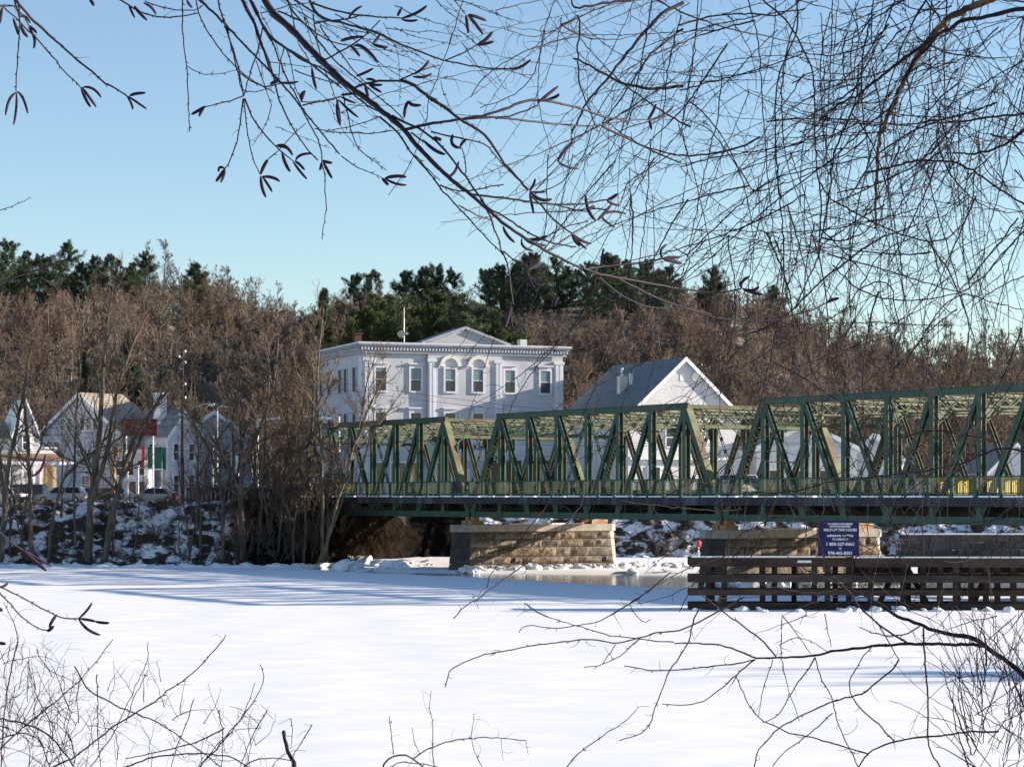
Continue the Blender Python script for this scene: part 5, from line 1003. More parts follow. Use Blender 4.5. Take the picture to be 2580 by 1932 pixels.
BL = """5,2.5 A:80,-40 180,100 310,220 460,355 580,450 680,540 760,580 820,620|3,2 A:20,40 90,110 230,240 340,370 430,480 520,565|2.6,2 A:105,-20 130,100 125,220 112,420 103,590|4,2 A:-20,40 100,40 150,50|3,2 A:90,-20 110,60 140,165|2.5,2 A:95,50 170,120 190,175
3,2 A:740,-20 830,30 900,80 1000,110 1130,112 1230,100 1290,85|2,1.6 A:940,10 1060,55 1180,68 1290,68 1320,30|2.4,1.6 A:1183,-20 1180,130 1192,320 1210,430 1215,560 1222,700 1228,855|1.6,1 A:1215,430 1260,465 1330,487 1430,478 1530,455
4,2.4 A:1270,-20 1380,80 1500,200 1600,310 1700,410 1780,490 1870,590 1970,720 2080,860 2200,1000|2.6,1.6 A:1265,-20 1290,100 1340,200 1430,330 1500,410 1600,500 1700,565 1780,605|3,2 A:1410,-20 1440,120 1490,260 1530,430 1560,560 1578,620|3,2 A:1450,120 1510,320 1545,440 1575,615|2.5,2 A:1700,180 1670,340 1620,480 1580,620
2.4,2 A:1578,622 1470,660 1380,680 1320,695|2.6,2 A:1575,640 1555,800 1535,930 1500,1010 1480,1075 1455,1095|2.2,1.8 A:1580,640 1600,850 1640,1040 1685,1130|3,2 A:1585,640 1640,780 1720,880 1790,955 1830,990|2,1.8 A:1830,990 1900,1045|2,1.6 A:1740,1030 1800,980 1900,870 1980,800|2.4,1.8 A:1530,450 1640,540 1720,570 1830,540 1925,532|2,1.6 A:1580,600 1650,597 1760,570
4.5,2 A:1560,-20 1650,150 1690,270 1740,400 1770,500 1810,660 1850,740 1900,840 2000,980 2060,1040|5,2.6 A:1610,-20 1680,120 1740,230 1830,300 1950,370 2040,430 2120,500 2212,570|3,2 A:1700,180 1760,260 1820,420 1860,520 1930,640 1990,780 2060,900 2090,1010 2085,1050|2,1.4 A:2085,1050 2110,1150 2105,1240 2118,1330 2100,1440 2087,1550|2,1.8 A:1950,660 2050,665 2130,640 2212,630|1.5,1 A:1760,680 1740,760 1690,870 1635,945
6,3 D:175,-30 270,140 330,280 360,400 420,520 450,650 490,760 560,800|4,2.5 D:260,-30 360,150 390,260 470,380 600,450 700,540 850,620 980,670 1100,760 1250,900 1400,1020 1560,1100|3,2 D:610,-30 680,120 790,220 900,350 960,440 1060,560 1160,650 1300,760 1420,860 1600,1010 1760,1160|3.4,2 D:870,30 1000,80 1200,130 1400,160 1600,170 1750,180|3,2 D:900,230 1050,200 1200,190 1360,150 1470,160|2.6,2 D:950,250 1040,400 1140,510 1250,650 1320,740 1400,810
4,2.6 D:1290,850 1400,810 1500,790 1700,780 1850,820 2000,930 2130,1010 2200,1060|3,2 D:1720,780 1850,720 1950,670 2110,635|3,2 D:1000,580 1200,480 1400,340 1530,200|2.2,1.8 D:740,430 830,560 870,660|2.6,2 D:780,1025 880,1000 1000,985 1140,940|2,1.5 D:1000,700 1060,830 1090,950|2.2,1.4 D:1170,900 1210,1100 1260,1300 1320,1450 1420,1520 1590,1650|1.8,1.5 D:900,1250 1000,1275 1200,1240 1400,1180 1540,1130|1.8,1.4 D:1000,1280 1200,1292 1470,1295 1640,1265
2.2,1.8 D:700,680 850,740 1000,780 1180,820|3,2 D:540,110 650,150 800,230 940,350 1090,420 1200,440|5,3 B:800,770 950,745 1080,700 1160,660 1260,645 1400,670 1560,705 1700,760 1850,780|3,2.4 B:1000,770 1130,745 1280,680|4,2.4 B:1690,820 1860,900 2000,970 2100,1020 2200,1055|5,4 B:380,520 470,550 560,630 660,690 760,770 880,840 940,880 1000,970 1070,1080 1140,1150 1210,1230
3.5,2.4 B:1230,1270 1320,1360 1390,1440 1450,1480 1490,1510|4,2.4 B:330,750 420,800 520,840 600,900 660,960 740,1060 820,1160 870,1240 950,1350 1040,1390 1150,1470 1250,1530 1380,1580 1520,1600|4,2.4 B:840,1260 940,1270 1100,1290 1250,1315 1380,1325 1540,1325 1650,1305 1720,1295|2.6,2 B:1380,1325 1480,1350 1560,1375 1610,1370|3,2.4 B:1330,1625 1420,1570 1500,1510 1570,1470 1650,1430|3,3 B:450,860 540,920|2.8,2 B:580,855 700,885 880,915 960,950 1030,1050 1130,1150|2.2,2 B:800,1140 815,1080 790,1000 780,960
3.4,2 B:250,760 370,860 460,1000 580,1130 640,1220 760,1350 830,1420 900,1500 1000,1600 1050,1650|2.6,2 B:640,1200 700,1230 760,1240 840,1240 950,1210 1050,1197|2.2,1.6 B:640,1200 740,1250 800,1290|2.4,2 B:760,1330 860,1390 980,1430|3,2.6 B:900,1290 960,1380 990,1480 1030,1590 1045,1650|2.6,2.4 E:1045,650 1075,720 1090,830 1105,960 1110,985|2.6,2 E:1050,650 1120,710 1200,775|3,2.4 E:1580,770 1700,750 1850,735 2000,715 2080,700|3.4,2.4 E:1800,830 1950,910 2060,960 2212,1015 2400,1060|3,2.4 E:1670,820 1780,910 1860,965 1990,1015 2105,1025
2.6,2.4 F:30,320 180,340 300,345 420,320|3,2.4 F:20,425 200,490 300,515 460,522 600,525 780,480 870,460 960,410|2.4,2 B:670,395 800,340 880,290|2.4,2 B:720,-20 800,90|2.6,2 B:670,395 900,440 1060,450 1130,440|2,1.4 E:0,35 100,110 240,160 270,180|2,1.5 D:380,130 640,60 900,20|2.4,1.6 D:640,0 690,190 740,420|2.4,2 D:880,150 900,270 950,540|3.6,2 D:700,0 860,110 1060,200|2,1.6 D:330,590 400,800 470,1000 480,1030|2,1.4 D:620,480 680,640 700,850 760,960|2.4,1.6 D:600,450 560,620 545,780|2,1.5 E:480,30 560,120 640,190
3,2.4 L:-900,-100 -400,200 -30,380 80,430 190,490 280,540 360,570 440,570|3,2 L:-400,200 -30,400 60,490 110,560 180,600 220,635 265,635|3,2.6 L:-500,-240 -30,60 60,150 130,190|1.6,1 A:-20,1370 100,1330 200,1278|5,2.6 H:-700,500 -30,310 100,250 250,210 400,150 460,130|1.8,1.4 B:1060,450 1180,490 1260,480"""
for ln in BL.replace('\n', '|').split('|'):
    ww, z = ln.split(' ', 1); a, b = map(float, ww.split(',')); tw.line(zpts(z), a*1.6, b*1.6, None if a < 2.5 else random.uniform(-.12,.12), .7, 24, 5)
rs = np.random.RandomState(31)     # more fine twigs high in the middle of the crown
for i in range(46):
    x = rs.uniform(640, 1180); y = rs.uniform(-30, 160) if i < 34 else rs.uniform(100, 330); a = rs.uniform(.15, 1.15); n = rs.randint(3, 6); pl = [(x, y)]
    for k in range(n): a += rs.normal(0, .15); s_ = rs.uniform(28, 60); pl.append((pl[-1][0]+s_*math.cos(a), pl[-1][1]+s_*math.sin(a)))
    tw.line(pl, rs.uniform(1.6, 3), 1.3, None, 1, 30, 4)
tw.twigs(150, 8, 22, 1.5, .2)
link('limb', limb.meshes('limb', birch_b, B_ROOT), birch); tag(link('twigs', tw.meshes('twigs', birch_b, B_ROOT), birch), kind='stuff')
tr_ = [(-3.2,6.0,3.7),(-3.3,6.05,5.2),(-3.1,5.8,6.6),(-2.5,5.4,7.9),(-1.4,4.9,8.7)]
tp_ = smooth_line(tr_, 16); tp_[1:-1] += rs.normal(0, .012, (14, 3)); link('trunk', tubes_mesh('trunk', [(tp_[None], np.linspace(.075, .02, 16)[None], 12)], bark_m, B_ROOT), birch)
mb = MB()
pA = to3(np.array(zpts('D:300,-420 300,-420')), DB, 0)[0][0]; pB = to3(np.array(zpts('D:830,-60 830,-60')), DB, -.0)[0][0]; pC = to3(np.array(zpts('A:80,-40 80,-40')), DB, 0)[0][0]
for q, r_ in ((pA,.010),(pB,.006),(pC,.005)): mb.cyl(Vector(tr_[4] if q is pA else tr_[3])-Vector(B_ROOT), Vector(q)-Vector(B_ROOT), .016, r_, 7)
mb.build('limb', birch_b, birch, True)
CT = """A:820,620 850,670 860,710|A:830,625 890,665 950,707|A:840,622 880,608 940,603|A:525,565 550,630 585,693|A:530,570 570,620 622,693|A:535,567 600,575 655,632|A:105,600 60,650 36,745|A:106,600 105,700 88,808|A:110,595 150,640 180,735|A:130,110 165,112 195,150|A:138,165 150,205 178,240|A:185,180 222,250 217,315|A:190,170 215,190 237,214|A:85,120 105,180 120,228|A:15,50 5,100 0,150|A:835,30 850,70 872,115|A:870,40 900,80 950,132|A:930,20 980,50 1010,95|A:580,-5 595,15 608,38|A:1210,0 1225,30 1245,50
A:1330,690 1290,715 1240,742|A:1325,695 1305,720 1290,755|A:1455,1092 1425,1085 1415,1112|A:1455,1095 1430,1135 1400,1175|A:1457,1100 1448,1140 1430,1182|A:1688,1130 1710,1075 1735,1035|A:1690,1140 1697,1210 1722,1277|A:1700,1145 1735,1195 1762,1242|A:1700,1145 1760,1150 1810,1174|A:1790,945 1850,950 1895,1007|A:1800,950 1840,950 1870,967|A:1825,980 1850,1060 1880,1112|A:1900,1050 1940,1105 1987,1160|A:1910,1045 1940,1065 1972,1100|A:1915,1040 1950,1005 2020,995|A:2090,1040 2115,1050 2150,1056|A:2095,1050 2120,1100 2150,1154|A:2085,1050 2078,1080 2072,1102|A:2190,650 2185,720 2202,810|A:1950,660 1962,620 1975,590
D:565,800 640,808 735,795|D:550,790 500,800 470,822|D:1540,320 1500,380 1460,430|D:1460,430 1530,452 1605,460|D:1280,445 1380,470 1510,607|D:1700,160 1718,120 1735,90|D:1740,190 1820,205 1895,196|D:1740,180 1880,130 1985,58|D:1220,190 1280,110 1357,62|D:1300,740 1380,710 1462,668|D:1395,770 1450,772 1492,792|D:1410,812 1480,825 1550,825|D:1420,820 1480,860 1543,898|D:1385,830 1400,880 1417,942|D:1850,725 1950,660 2002,588|D:1850,745 1950,748 2032,716|D:870,660 885,760 912,864|D:752,960 765,920 792,888|D:1110,960 1130,1080 1147,1213|D:1130,970 1220,1060 1318,1140
D:1150,940 1220,975 1298,1002|D:1150,925 1220,915 1300,908|D:1150,400 1230,375 1358,355|D:1240,440 1290,490 1333,547|B:1270,670 1330,620 1403,562|B:1300,658 1380,632 1408,612|B:2000,775 2090,745 2152,686|B:1985,780 2015,730 2037,678|B:1995,780 2002,805 2009,838|B:1220,1240 1243,1200 1256,1160|B:1220,1243 1270,1245 1322,1243|B:1220,1250 1232,1310 1246,1383|B:1225,1245 1290,1292 1362,1290|B:1490,1508 1550,1555 1617,1579|B:1495,1515 1540,1570 1587,1612|B:1492,1508 1515,1560 1545,1592|B:1720,1297 1755,1280 1787,1257|B:1720,1300 1760,1322 1808,1331|B:1650,1430 1600,1360 1583,1268|B:1600,1365 1620,1345 1642,1340
B:1660,1425 1700,1385 1747,1328|B:1670,1405 1750,1372 1843,1386|B:1680,1400 1720,1440 1772,1472|B:530,908 600,970 670,1000|B:775,960 720,935 722,873|B:770,955 785,925 812,903|B:880,292 930,262 980,208|B:880,293 930,285 987,270|B:808,98 815,155 823,212|B:820,98 865,150 917,222|B:825,95 880,112 937,135|B:1100,450 1160,435 1228,388|B:595,890 625,900 645,905|B:435,655 415,700 408,760|B:437,655 460,680 515,682|B:1405,1040 1440,985 1503,925|B:1400,1045 1460,1080 1535,1093
E:1098,1010 1080,1080 1060,1147|E:1106,1010 1098,1080 1108,1143|E:1203,775 1240,755 1287,735|E:1205,780 1245,850 1296,890|E:1200,780 1225,850 1272,918|E:1170,570 1180,620 1242,647|E:1208,572 1270,572 1335,552|E:1048,490 1075,545 1123,594|E:1180,560 1240,598 1323,612|E:700,165 735,135 760,72|E:2085,700 2070,650 2107,605|E:2085,700 2130,692 2195,690|E:2088,703 2140,715 2205,728|E:1410,955 1390,970 1385,1010|E:285,178 350,165 417,170|E:285,180 350,212 422,222|E:265,180 285,200 302,220|F:425,320 425,280 472,243|F:430,320 490,332 532,308|F:440,330 500,345 558,358|F:960,410 1000,390 1038,382
L:440,567 480,530 513,483|L:440,570 490,577 532,586|L:530,586 570,593 607,594|L:440,575 490,630 558,661|L:262,640 280,630 298,612|L:275,620 290,585 316,550|L:-5,395 20,390 43,373|L:130,190 200,230 282,276|L:138,198 195,250 257,303|L:130,192 180,215 240,268|L:-5,515 5,520 8,528|L:-10,705 10,708 30,711"""
crs = np.random.RandomState(41)
for z in CT.replace('\n', '|').split('|'):
    pl = zpts(z); t_ = np.linspace(0, 1, 9); q = np.array(pl); c2 = ((1-t_)**2)[:, None]*q[0]+(2*t_*(1-t_))[:, None]*(2*q[1]-.5*q[0]-.5*q[2])+(t_**2)[:, None]*q[2]
    p, Y = to3(c2, DB, crs.uniform(-.03,.03)); wd = 7.6*np.array([.45,.8,1,1.05,1.05,1.03,1,.9,.5])*crs.uniform(.78,1.2); org = p[0]
    o = link('catkin', tubes_mesh('catkin', [(p[None], (wd/2/FPX*Y)[None], 7)], catkin_m, org), birch, tuple(org-np.array(B_ROOT)))
# --- vine covered tree on the right
DV = depth_fn(7.2, .5, 300, 260, 1.7); V_ROOT = (2.55, 8.2, 2.0)
vine = empty('vine_covered_tree', V_ROOT, 0, 'tree smothered in bare grape vines whose tangle fills the upper right of the sky', 'tree')
cane = Spray(DV, 5); vn0 = Spray(DV, 15)
CL = """19,5 C:2100,-60 1950,20 1830,60 1720,120 1620,220 1520,370 1450,480 1390,620 1340,720 1290,860 1265,980 1255,1100 1250,1300 1250,1480|12,4 C:2260,50 2000,100 1800,140 1600,270 1440,370 1280,500 1150,610 1000,680 850,820|8,4 C:1640,250 1500,400 1420,540 1340,720|9,3 C:2260,840 2150,880 2080,950 1900,1000 1700,990|10,4 B:2212,20 2080,80 1980,190 1870,320 1760,470 1640,600 1560,720 1490,870|9,4 B:1900,-10 1700,20 1560,50 1500,70 1490,-10|8,4 B:2212,560 2000,580 1870,560 1700,480 1600,420 1500,380|6,3 B:2212,190 2050,310 1940,440 1870,560 1780,680 1690,800|5,3 B:1530,100 1540,230 1530,400 1540,560 1600,700 1650,820"""
for ln in CL.split('|'): ww, z = ln.split(' ', 1); a, b = map(float, ww.split(',')); (cane if ln.startswith('19,5') else vn0).line(zpts(z), a*1.0, b*1.1, random.uniform(-.3,.3), 1.5, 0, 7)
vn = Spray(DV, 6)
VL = """5,3 C:1290,500 1150,600 1080,760 980,980 960,1180 930,1400 880,1600|4,3 C:-20,165 150,110 380,90 500,95 620,110 740,30 780,-20|4,3 C:490,-20 640,100 720,200 780,320 840,450 855,600 855,850 870,1100 900,1300 880,1650|4,3 C:740,-20 750,180 690,330 640,430 610,560 595,680 605,850 600,960 620,1200 640,1380 655,1650|3.4,2.4 C:-20,585 250,515 500,450 640,400 780,350
3,2 C:420,-10 460,140 490,250 505,450 515,650 530,830 545,1100 570,1300 590,1540 630,1650|5,4 C:1190,1120 1350,1085 1480,1045 1650,1035 1800,1060 1950,1150 2100,1260 2230,1330|4,3 C:1800,760 1640,960 1500,1080 1250,1200 1000,1250|5,3 C:2230,740 2000,755 1800,790 1600,800 1450,870 1260,1000 1170,1140 1060,1300|3.4,3 C:880,1170 950,1290 1100,1370 1260,1450 1400,1510 1550,1560 1700,1560 1830,1440 1880,1300 1890,1130|4,3 C:900,1540 1000,1570 1120,1540 1250,1450
3,2.4 C:30,1650 270,1420 460,1240 620,1150 800,1100 1000,1060 1230,1010|3,2 C:460,1240 350,1070 240,920 180,840 60,780 -10,775|3,2.4 C:-10,1080 200,1020 400,990 600,960 750,940 880,850 1000,640|2.4,2 C:0,800 40,500 90,200 130,-10|2.4,2 C:100,-10 80,300 40,600 -20,900|3,2 C:250,480 230,760 170,1000 100,1300 40,1600|2.6,2 C:970,-10 960,300 950,600 930,900 940,1200 930,1500|3,2 C:1380,-10 1300,200 1220,380 1120,560 1050,700 960,900 880,1180
2.4,1.6 B:795,-20 740,170 690,320 640,450 600,570 560,640 555,780 500,940 440,1080 305,1265|1.8,1.4 B:-20,860 210,865 400,840|1.8,1.4 B:-20,740 300,600 560,530 690,500 880,455 1060,450 1180,490|2.4,1.8 B:1320,200 1280,380 1240,500 1150,600 1020,660 900,700|2.6,2 B:1540,240 1400,260 1280,300 1150,350 1000,440 900,520 840,630|2.4,1.6 B:1640,60 1400,190 1250,250 1050,190 900,160|2.4,2 B:1000,70 1150,30 1300,0|2.4,2 B:1640,800 1600,900 1580,1000 1500,1100 1400,1200 1250,1260|2.4,2 B:1340,1000 1330,1200 1330,1400 1315,1520|2,1.6 B:1500,1000 1450,1200 1400,1380 1375,1550|2.4,2 B:1340,1090 1450,980 1560,880 1640,760 1800,500 1900,420|2.6,2 B:2000,900 1990,1200 1960,1500 1930,1700|2.6,2 B:2130,1000 1980,1100 1850,1180 1810,1320|2.4,2 B:1260,1230 1420,1060 1500,900
3.4,2.4 F:1600,20 1700,150 1780,300 1830,430 1865,550 1850,750 1800,870 1740,960|4,3 F:1340,-20 1200,60 1060,170 950,250 870,330 760,440 660,530 500,600 250,640|3.4,2.4 F:930,40 900,150 830,290 760,450 680,500 620,520|3,2.4 F:1160,330 1250,280 1340,275 1380,310 1390,450 1430,550 1380,650 1370,780|2.6,2 F:1160,330 1080,450 1050,560 1030,700 1030,800 1070,900 1110,990|3,2.4 F:1000,170 1150,320 1300,380 1450,395 1650,385 1850,330 2000,200 2212,-50|3,2.4 F:1400,810 1500,730 1600,580 1680,440 1800,365 1880,350 1950,390
2.6,2 F:600,770 750,850 900,940 1000,1000 1150,1100|3,2 F:340,-20 345,100 375,220 385,400 380,550 345,700 320,900 280,1000|2.4,2 F:-10,730 150,750 250,770 335,790|2.6,2 F:335,790 430,680 560,570 720,500|3,2.4 F:690,-20 690,300 650,540 600,800 540,1050 540,1250|2.6,2 F:700,350 800,600 870,830 930,960 930,1250|2.6,2 F:1540,-20 1400,40 1280,120 1180,300 1140,500 1160,700 1190,900|3,2 F:2212,-40 2050,120 1950,260 1930,370|2.6,2 F:2212,240 2050,310 1950,380 1880,440|2.4,2 F:630,0 690,120 700,340 750,440|2.4,2 F:800,0 760,200 700,340|2.4,2 F:200,0 100,120 0,220|2.4,2 F:0,60 110,120 60,240 20,320|2,1.6 F:570,0 460,80 400,200 385,260
5,3 S:2300,780 2208,770 2000,740 1850,800 1700,870 1550,900 1400,930 1150,960 900,990 600,1020 400,1080 200,1110 -20,1100|4,2.4 S:1230,660 1290,625 1400,600 1600,610 1700,640|3,2 S:1180,65 1260,10 1300,-40|3,2 S:1630,610 1700,550 1760,490|2.4,2 S:250,1000 270,1150 330,1300 300,1400|2.4,2 S:420,1000 420,1200 430,1450 400,1600|3,2 S:560,950 560,1100 570,1250 500,1400 560,1600 620,1750|2.4,2 S:1000,850 900,700 780,600 560,560|3,2 S:2150,1180 2000,1300 1850,1400 1780,1250|2,1.6 S:1200,1150 1350,1280 1420,1400
2.4,2 Z:135,1035 200,960 500,750 830,510 1010,310 1130,170 1190,20|2,1.6 Z:400,790 420,700 650,430 880,130|2.4,2 Z:1730,170 1850,310 1950,410 2080,480 2212,520|2.6,2 Z:2400,520 2212,560 1900,680 1540,915 1330,1040|2,1.6 Z:700,910 820,1000 960,1045"""
for ln in VL.replace('\n', '|').split('|'): ww, z = ln.split(' ', 1); a, b = map(float, ww.split(',')); vn.line(zpts(z), a*1.2, b*1.2, None, 1.1, 0, 5)
for k_, v_ in vn0.g.items(): vn.g.setdefault(k_, []).extend(v_)
vn.lines += vn0.lines
rs = np.random.RandomState(17)
def dens(x, y):
    edge = 1120+.0*y; d = np.clip((x-1300)/900, 0, 1); return d
cnt = 0
while cnt < 300:      # long arching canes of the tangle
    x = rs.uniform(1350, 2650); y = rs.uniform(-60, 1000); d = np.clip((x-1350)/900, 0, 1)*np.clip((1120-y)/500, .05, 1)
    if y > 640: d *= .22+.3*(x > 2350)
    if rs.uniform() > d*1.25: continue
    cnt += 1; a = rs.choice([rs.normal(1.75, .35), rs.normal(2.5, .35), rs.normal(.5, .6), rs.normal(3.0, .3)], p=[.42,.28,.15,.15]); cur = rs.normal(0, .05); st = rs.uniform(26, 48); n = rs.randint(8, 24); pl = [(x, y)]
    for k in range(n):
        a += cur+rs.normal(0, .03)+.03*math.cos(a); pl.append((pl[-1][0]+st*math.cos(a), pl[-1][1]+st*math.sin(a)))
        if pl[-1][1] > 1180 or pl[-1][0] < 1150: break
    if len(pl) > 3: vn.line(pl, rs.choice([rs.uniform(1.6,2.8), rs.uniform(2.8,5.5)], p=[.75,.25]), rs.uniform(1.0, 1.6), rs.normal(0, .9), 1.0, 0, 4)
while cnt < 400:      # the thickest part of the tangle, top right
    x = rs.uniform(1800, 2650); y = rs.uniform(-40, 420)
    if rs.uniform() > np.clip((x-1800)/500, .1, 1)*np.clip((460-y+ (x-1800)*.3)/400, 0, 1): continue
    cnt += 1; a = rs.choice([rs.normal(2.4, .3), rs.normal(1.8, .4), rs.normal(.6, .5)], p=[.5,.3,.2]); cur = rs.normal(0, .07); st = rs.uniform(18, 30); pl = [(x, y)]
    for k in range(rs.randint(6, 14)): a += cur+rs.normal(0, .08); pl.append((pl[-1][0]+st*math.cos(a), pl[-1][1]+st*math.sin(a)))
    vn.line(pl, rs.uniform(2.2, 5), rs.uniform(1.4, 2.4), rs.normal(0, .8), 1.4, 0, 4)
vn.twigs(38, 10, 50, 1.8, .28)
lv = list(vn.lines); rs.shuffle(lv)
for pl2, bow, ww, p in lv[:230]:      # curled tendrils and old fruit stalks
    for _ in range(2):
        j = rs.randint(0, len(p)-1); a = rs.uniform(0, 6.28); q = [p[j]]; Y = p[j][1]; st = 5.5; cu = rs.choice([-1,1])*rs.uniform(.1,.25)
        for t in range(13): a += cu+(.5*np.sign(cu) if t > 7 else 0)*rs.uniform(.3,1); q.append(q[-1]+np.array([math.cos(a), rs.normal(0,.3), -math.sin(a)])*st*(1 if t < 7 else .5)/FPX*Y)
        vn.add(np.array(q), np.full(14, .8/2/FPX*Y), 3)
    if rs.uniform() < .35:
        j = rs.randint(0, len(p)-1); Y = p[j][1]
        for _ in range(9):
            e = p[j]+rs.normal(0, 8, 3)/FPX*Y*[1,1,1.3]; m_ = (p[j]+e)/2+rs.normal(0, 2, 3)/FPX*Y; vn.add(np.array([p[j], m_, e-0*e, e+np.array([0,0,-2.4/FPX*Y])]), np.array([.7,.6,1.5,1.3])/2/FPX*Y*1.2, 4)
tag(link('canes', cane.meshes('canes', cane_m, V_ROOT), vine), kind='stuff'); tag(link('vine_tangle', vn.meshes('vine_tangle', vine_m, V_ROOT), vine), kind='stuff')
tk = MB(); tp = [(0,0,0),(.05,-.1,1.8),(-.02,-.3,3.6),(-.1,-.6,5.2),(-.35,-.8,6.2)]
for i in range(4): tk.cyl(tp[i], tp[i+1], .14-.02*i, .12-.02*i, 12)
tk.cyl(tp[4], Vector(cane.lines[0][3][0])-Vector(V_ROOT), .05, .014, 8); tk.cyl(tp[3], Vector(vn0.lines[0][3][0])-Vector(V_ROOT), .04, .009, 8); tk.build('trunk', bark_m, vine, True)
# --- low limb with briars, lower right
DR = depth_fn(6.0, .3, 300, 280, .9); R_ROOT = (2.1, 6.6, 2.6)
low = empty('overhanging_bush', R_ROOT, 0, 'bare bush with one long low limb reaching left over the snow at the lower right', 'shrub')
lm = Spray(DR, 8); lm.line(zpts('R:2400,760 2230,640 2100,540 2000,470 1890,390 1780,380 1650,345 1550,310 1400,250 1250,150 1100,80 950,20 800,-60'), 16, 3, 0, 1.2, 60, 8)
lm.line(zpts('R:1960,445 1850,435 1600,430 1480,430 1300,440 1150,460 1000,480 850,510 700,518 640,518 510,525 400,470 280,435 150,428 0,428'), 9, 3.2, .1, .9, 50, 7); lm.line(zpts('M:1960,410 1850,405 1700,385 1560,370 1400,320 1250,280 1100,225 1040,170'), 3.6, 1.6, .2, .8, 60)
sp = Spray(DR, 9)
RL = """3.4,2.6 R:640,510 560,410 450,330 300,225 150,100|3,2.2 R:510,530 400,555 200,575 0,595 -140,600 -320,570|3,1.8 R:510,530 430,590 300,710 180,800 40,820 -80,812|4.4,3 R:1480,430 1370,360 1270,290 1180,210 1100,100 1000,0|3,2 R:1550,320 1490,360 1440,380 1320,380 1230,355 1170,325|4,3 R:1575,330 1580,500 1600,700 1605,900 1600,1050 1640,1150 1700,1240|4,3 R:2050,985 1830,990 1700,1010 1570,1020 1390,1045 1280,1090 1220,1125 1140,1240|3,2 R:1220,1125 1060,1080 870,1020 750,1005 600,940 520,890 440,770 390,640
3,2 R:1390,1045 1280,930 1180,850 1110,740 1100,680 1190,520 1250,450|3,1.8 R:890,515 840,610 780,670 730,750 700,820 640,900 560,930|3.4,2.4 R:1420,530 1380,600 1280,670 1190,750 1000,795 880,850 750,910 640,980 520,1110 500,1240|2.4,2 R:890,520 920,650 990,750 1010,850 1050,980 1110,1100 1180,1240|2,1.4 R:680,260 670,500 700,640 730,760 790,920|2,1.4 R:620,530 580,650 550,760 530,890|2,1.4 R:950,240 960,300 990,450|2.6,2 R:1280,290 1350,400 1420,530|2.4,2 R:1000,870 900,960 800,1040 700,1110 620,1205|2.4,1.6 R:680,250 760,340 860,490|2,1.4 R:660,440 760,385 860,410 970,480
3,2 M:2120,200 2085,260 2060,380 2030,460 1940,570 1880,720 1840,830 1815,925 1750,985 1625,1020|3.4,2 M:2400,130 2212,235 2120,285 2000,340 1860,350 1740,385 1600,425 1540,400 1450,392 1320,405 1100,430 950,457 760,495 660,535 570,583 545,690|2.6,1.6 M:1940,-20 1820,80 1690,175 1600,225 1510,280 1380,305 1270,325 1160,318 1035,303 1000,350|2,1.6 M:1600,425 1520,545|2,1.6 M:1740,395 1640,490 1560,530 1490,562 1405,565|2,1.4 M:1690,180 1720,240 1790,305 1815,270"""
for ln in RL.replace('\n', '|').split('|'): ww, z = ln.split(' ', 1); a, b = map(float, ww.split(',')); sp.line(zpts(z), a*1.3, b*1.3, None if a < 3 else random.uniform(-.2,.2), .9, 70, 5)
rs = np.random.RandomState(23)
for i in range(95):           # dense suckers at the right edge
    x = rs.uniform(2440, 2640); y = rs.uniform(1640, 2000); a = rs.normal(-1.15 if i % 2 else -2.0, .4); n = rs.randint(5, 12); pl = [(x, y)]; cur = rs.normal(0,.07)
    for k in range(n): a += cur+rs.normal(0,.08); pl.append((pl[-1][0]+32*math.cos(a), pl[-1][1]+32*math.sin(a)))
    pl = [p for p in pl if p[1] > 1520]; len(pl) > 3 and sp.line(pl, rs.uniform(2, 5 if i % 4 == 0 else 3), 1.4, None, 1, 0, 4)
for i in range(105):           # tangle in front of the timber fender and the near span
    x = rs.uniform(1700, 2640) if i % 3 else rs.uniform(2150, 2640); y = rs.uniform(1100, 1560); a = rs.choice([rs.normal(3.6,.5), rs.normal(2.6,.4), rs.normal(-1.2,.4)]); n = rs.randint(5, 12); pl = [(x, y)]; cur = rs.normal(0,.07)
    for k in range(n): a += cur+rs.normal(0,.08); pl.append((pl[-1][0]+28*math.cos(a), pl[-1][1]+28*math.sin(a)))
    sp.line(pl, rs.uniform(1.8, 3.2), 1.2, None, 1, 0, 4)
sp.twigs(75, 8, 36, 1.9, .25)
link('limb', lm.meshes('limb', vine_m, R_ROOT), low); tag(link('twigs', sp.meshes('twigs', vine_m, R_ROOT), low), kind='stuff')
tk = MB(); e = Vector(lm.lines[0][3][0])-Vector(R_ROOT); tk.cyl((0,0,0), e*.5+Vector((.15,0,.4)), .05, .035, 8).cyl(e*.5+Vector((.15,0,.4)), e, .035, .016, 8)
for k in range(9): q = P(rs.uniform(2460,2640), 1960, 6.2); tk.cyl((rs.normal(0,.1),rs.normal(0,.1),0), q-Vector(R_ROOT), .012, .006, 6)
tk.build('stem', vine_m, low, True)
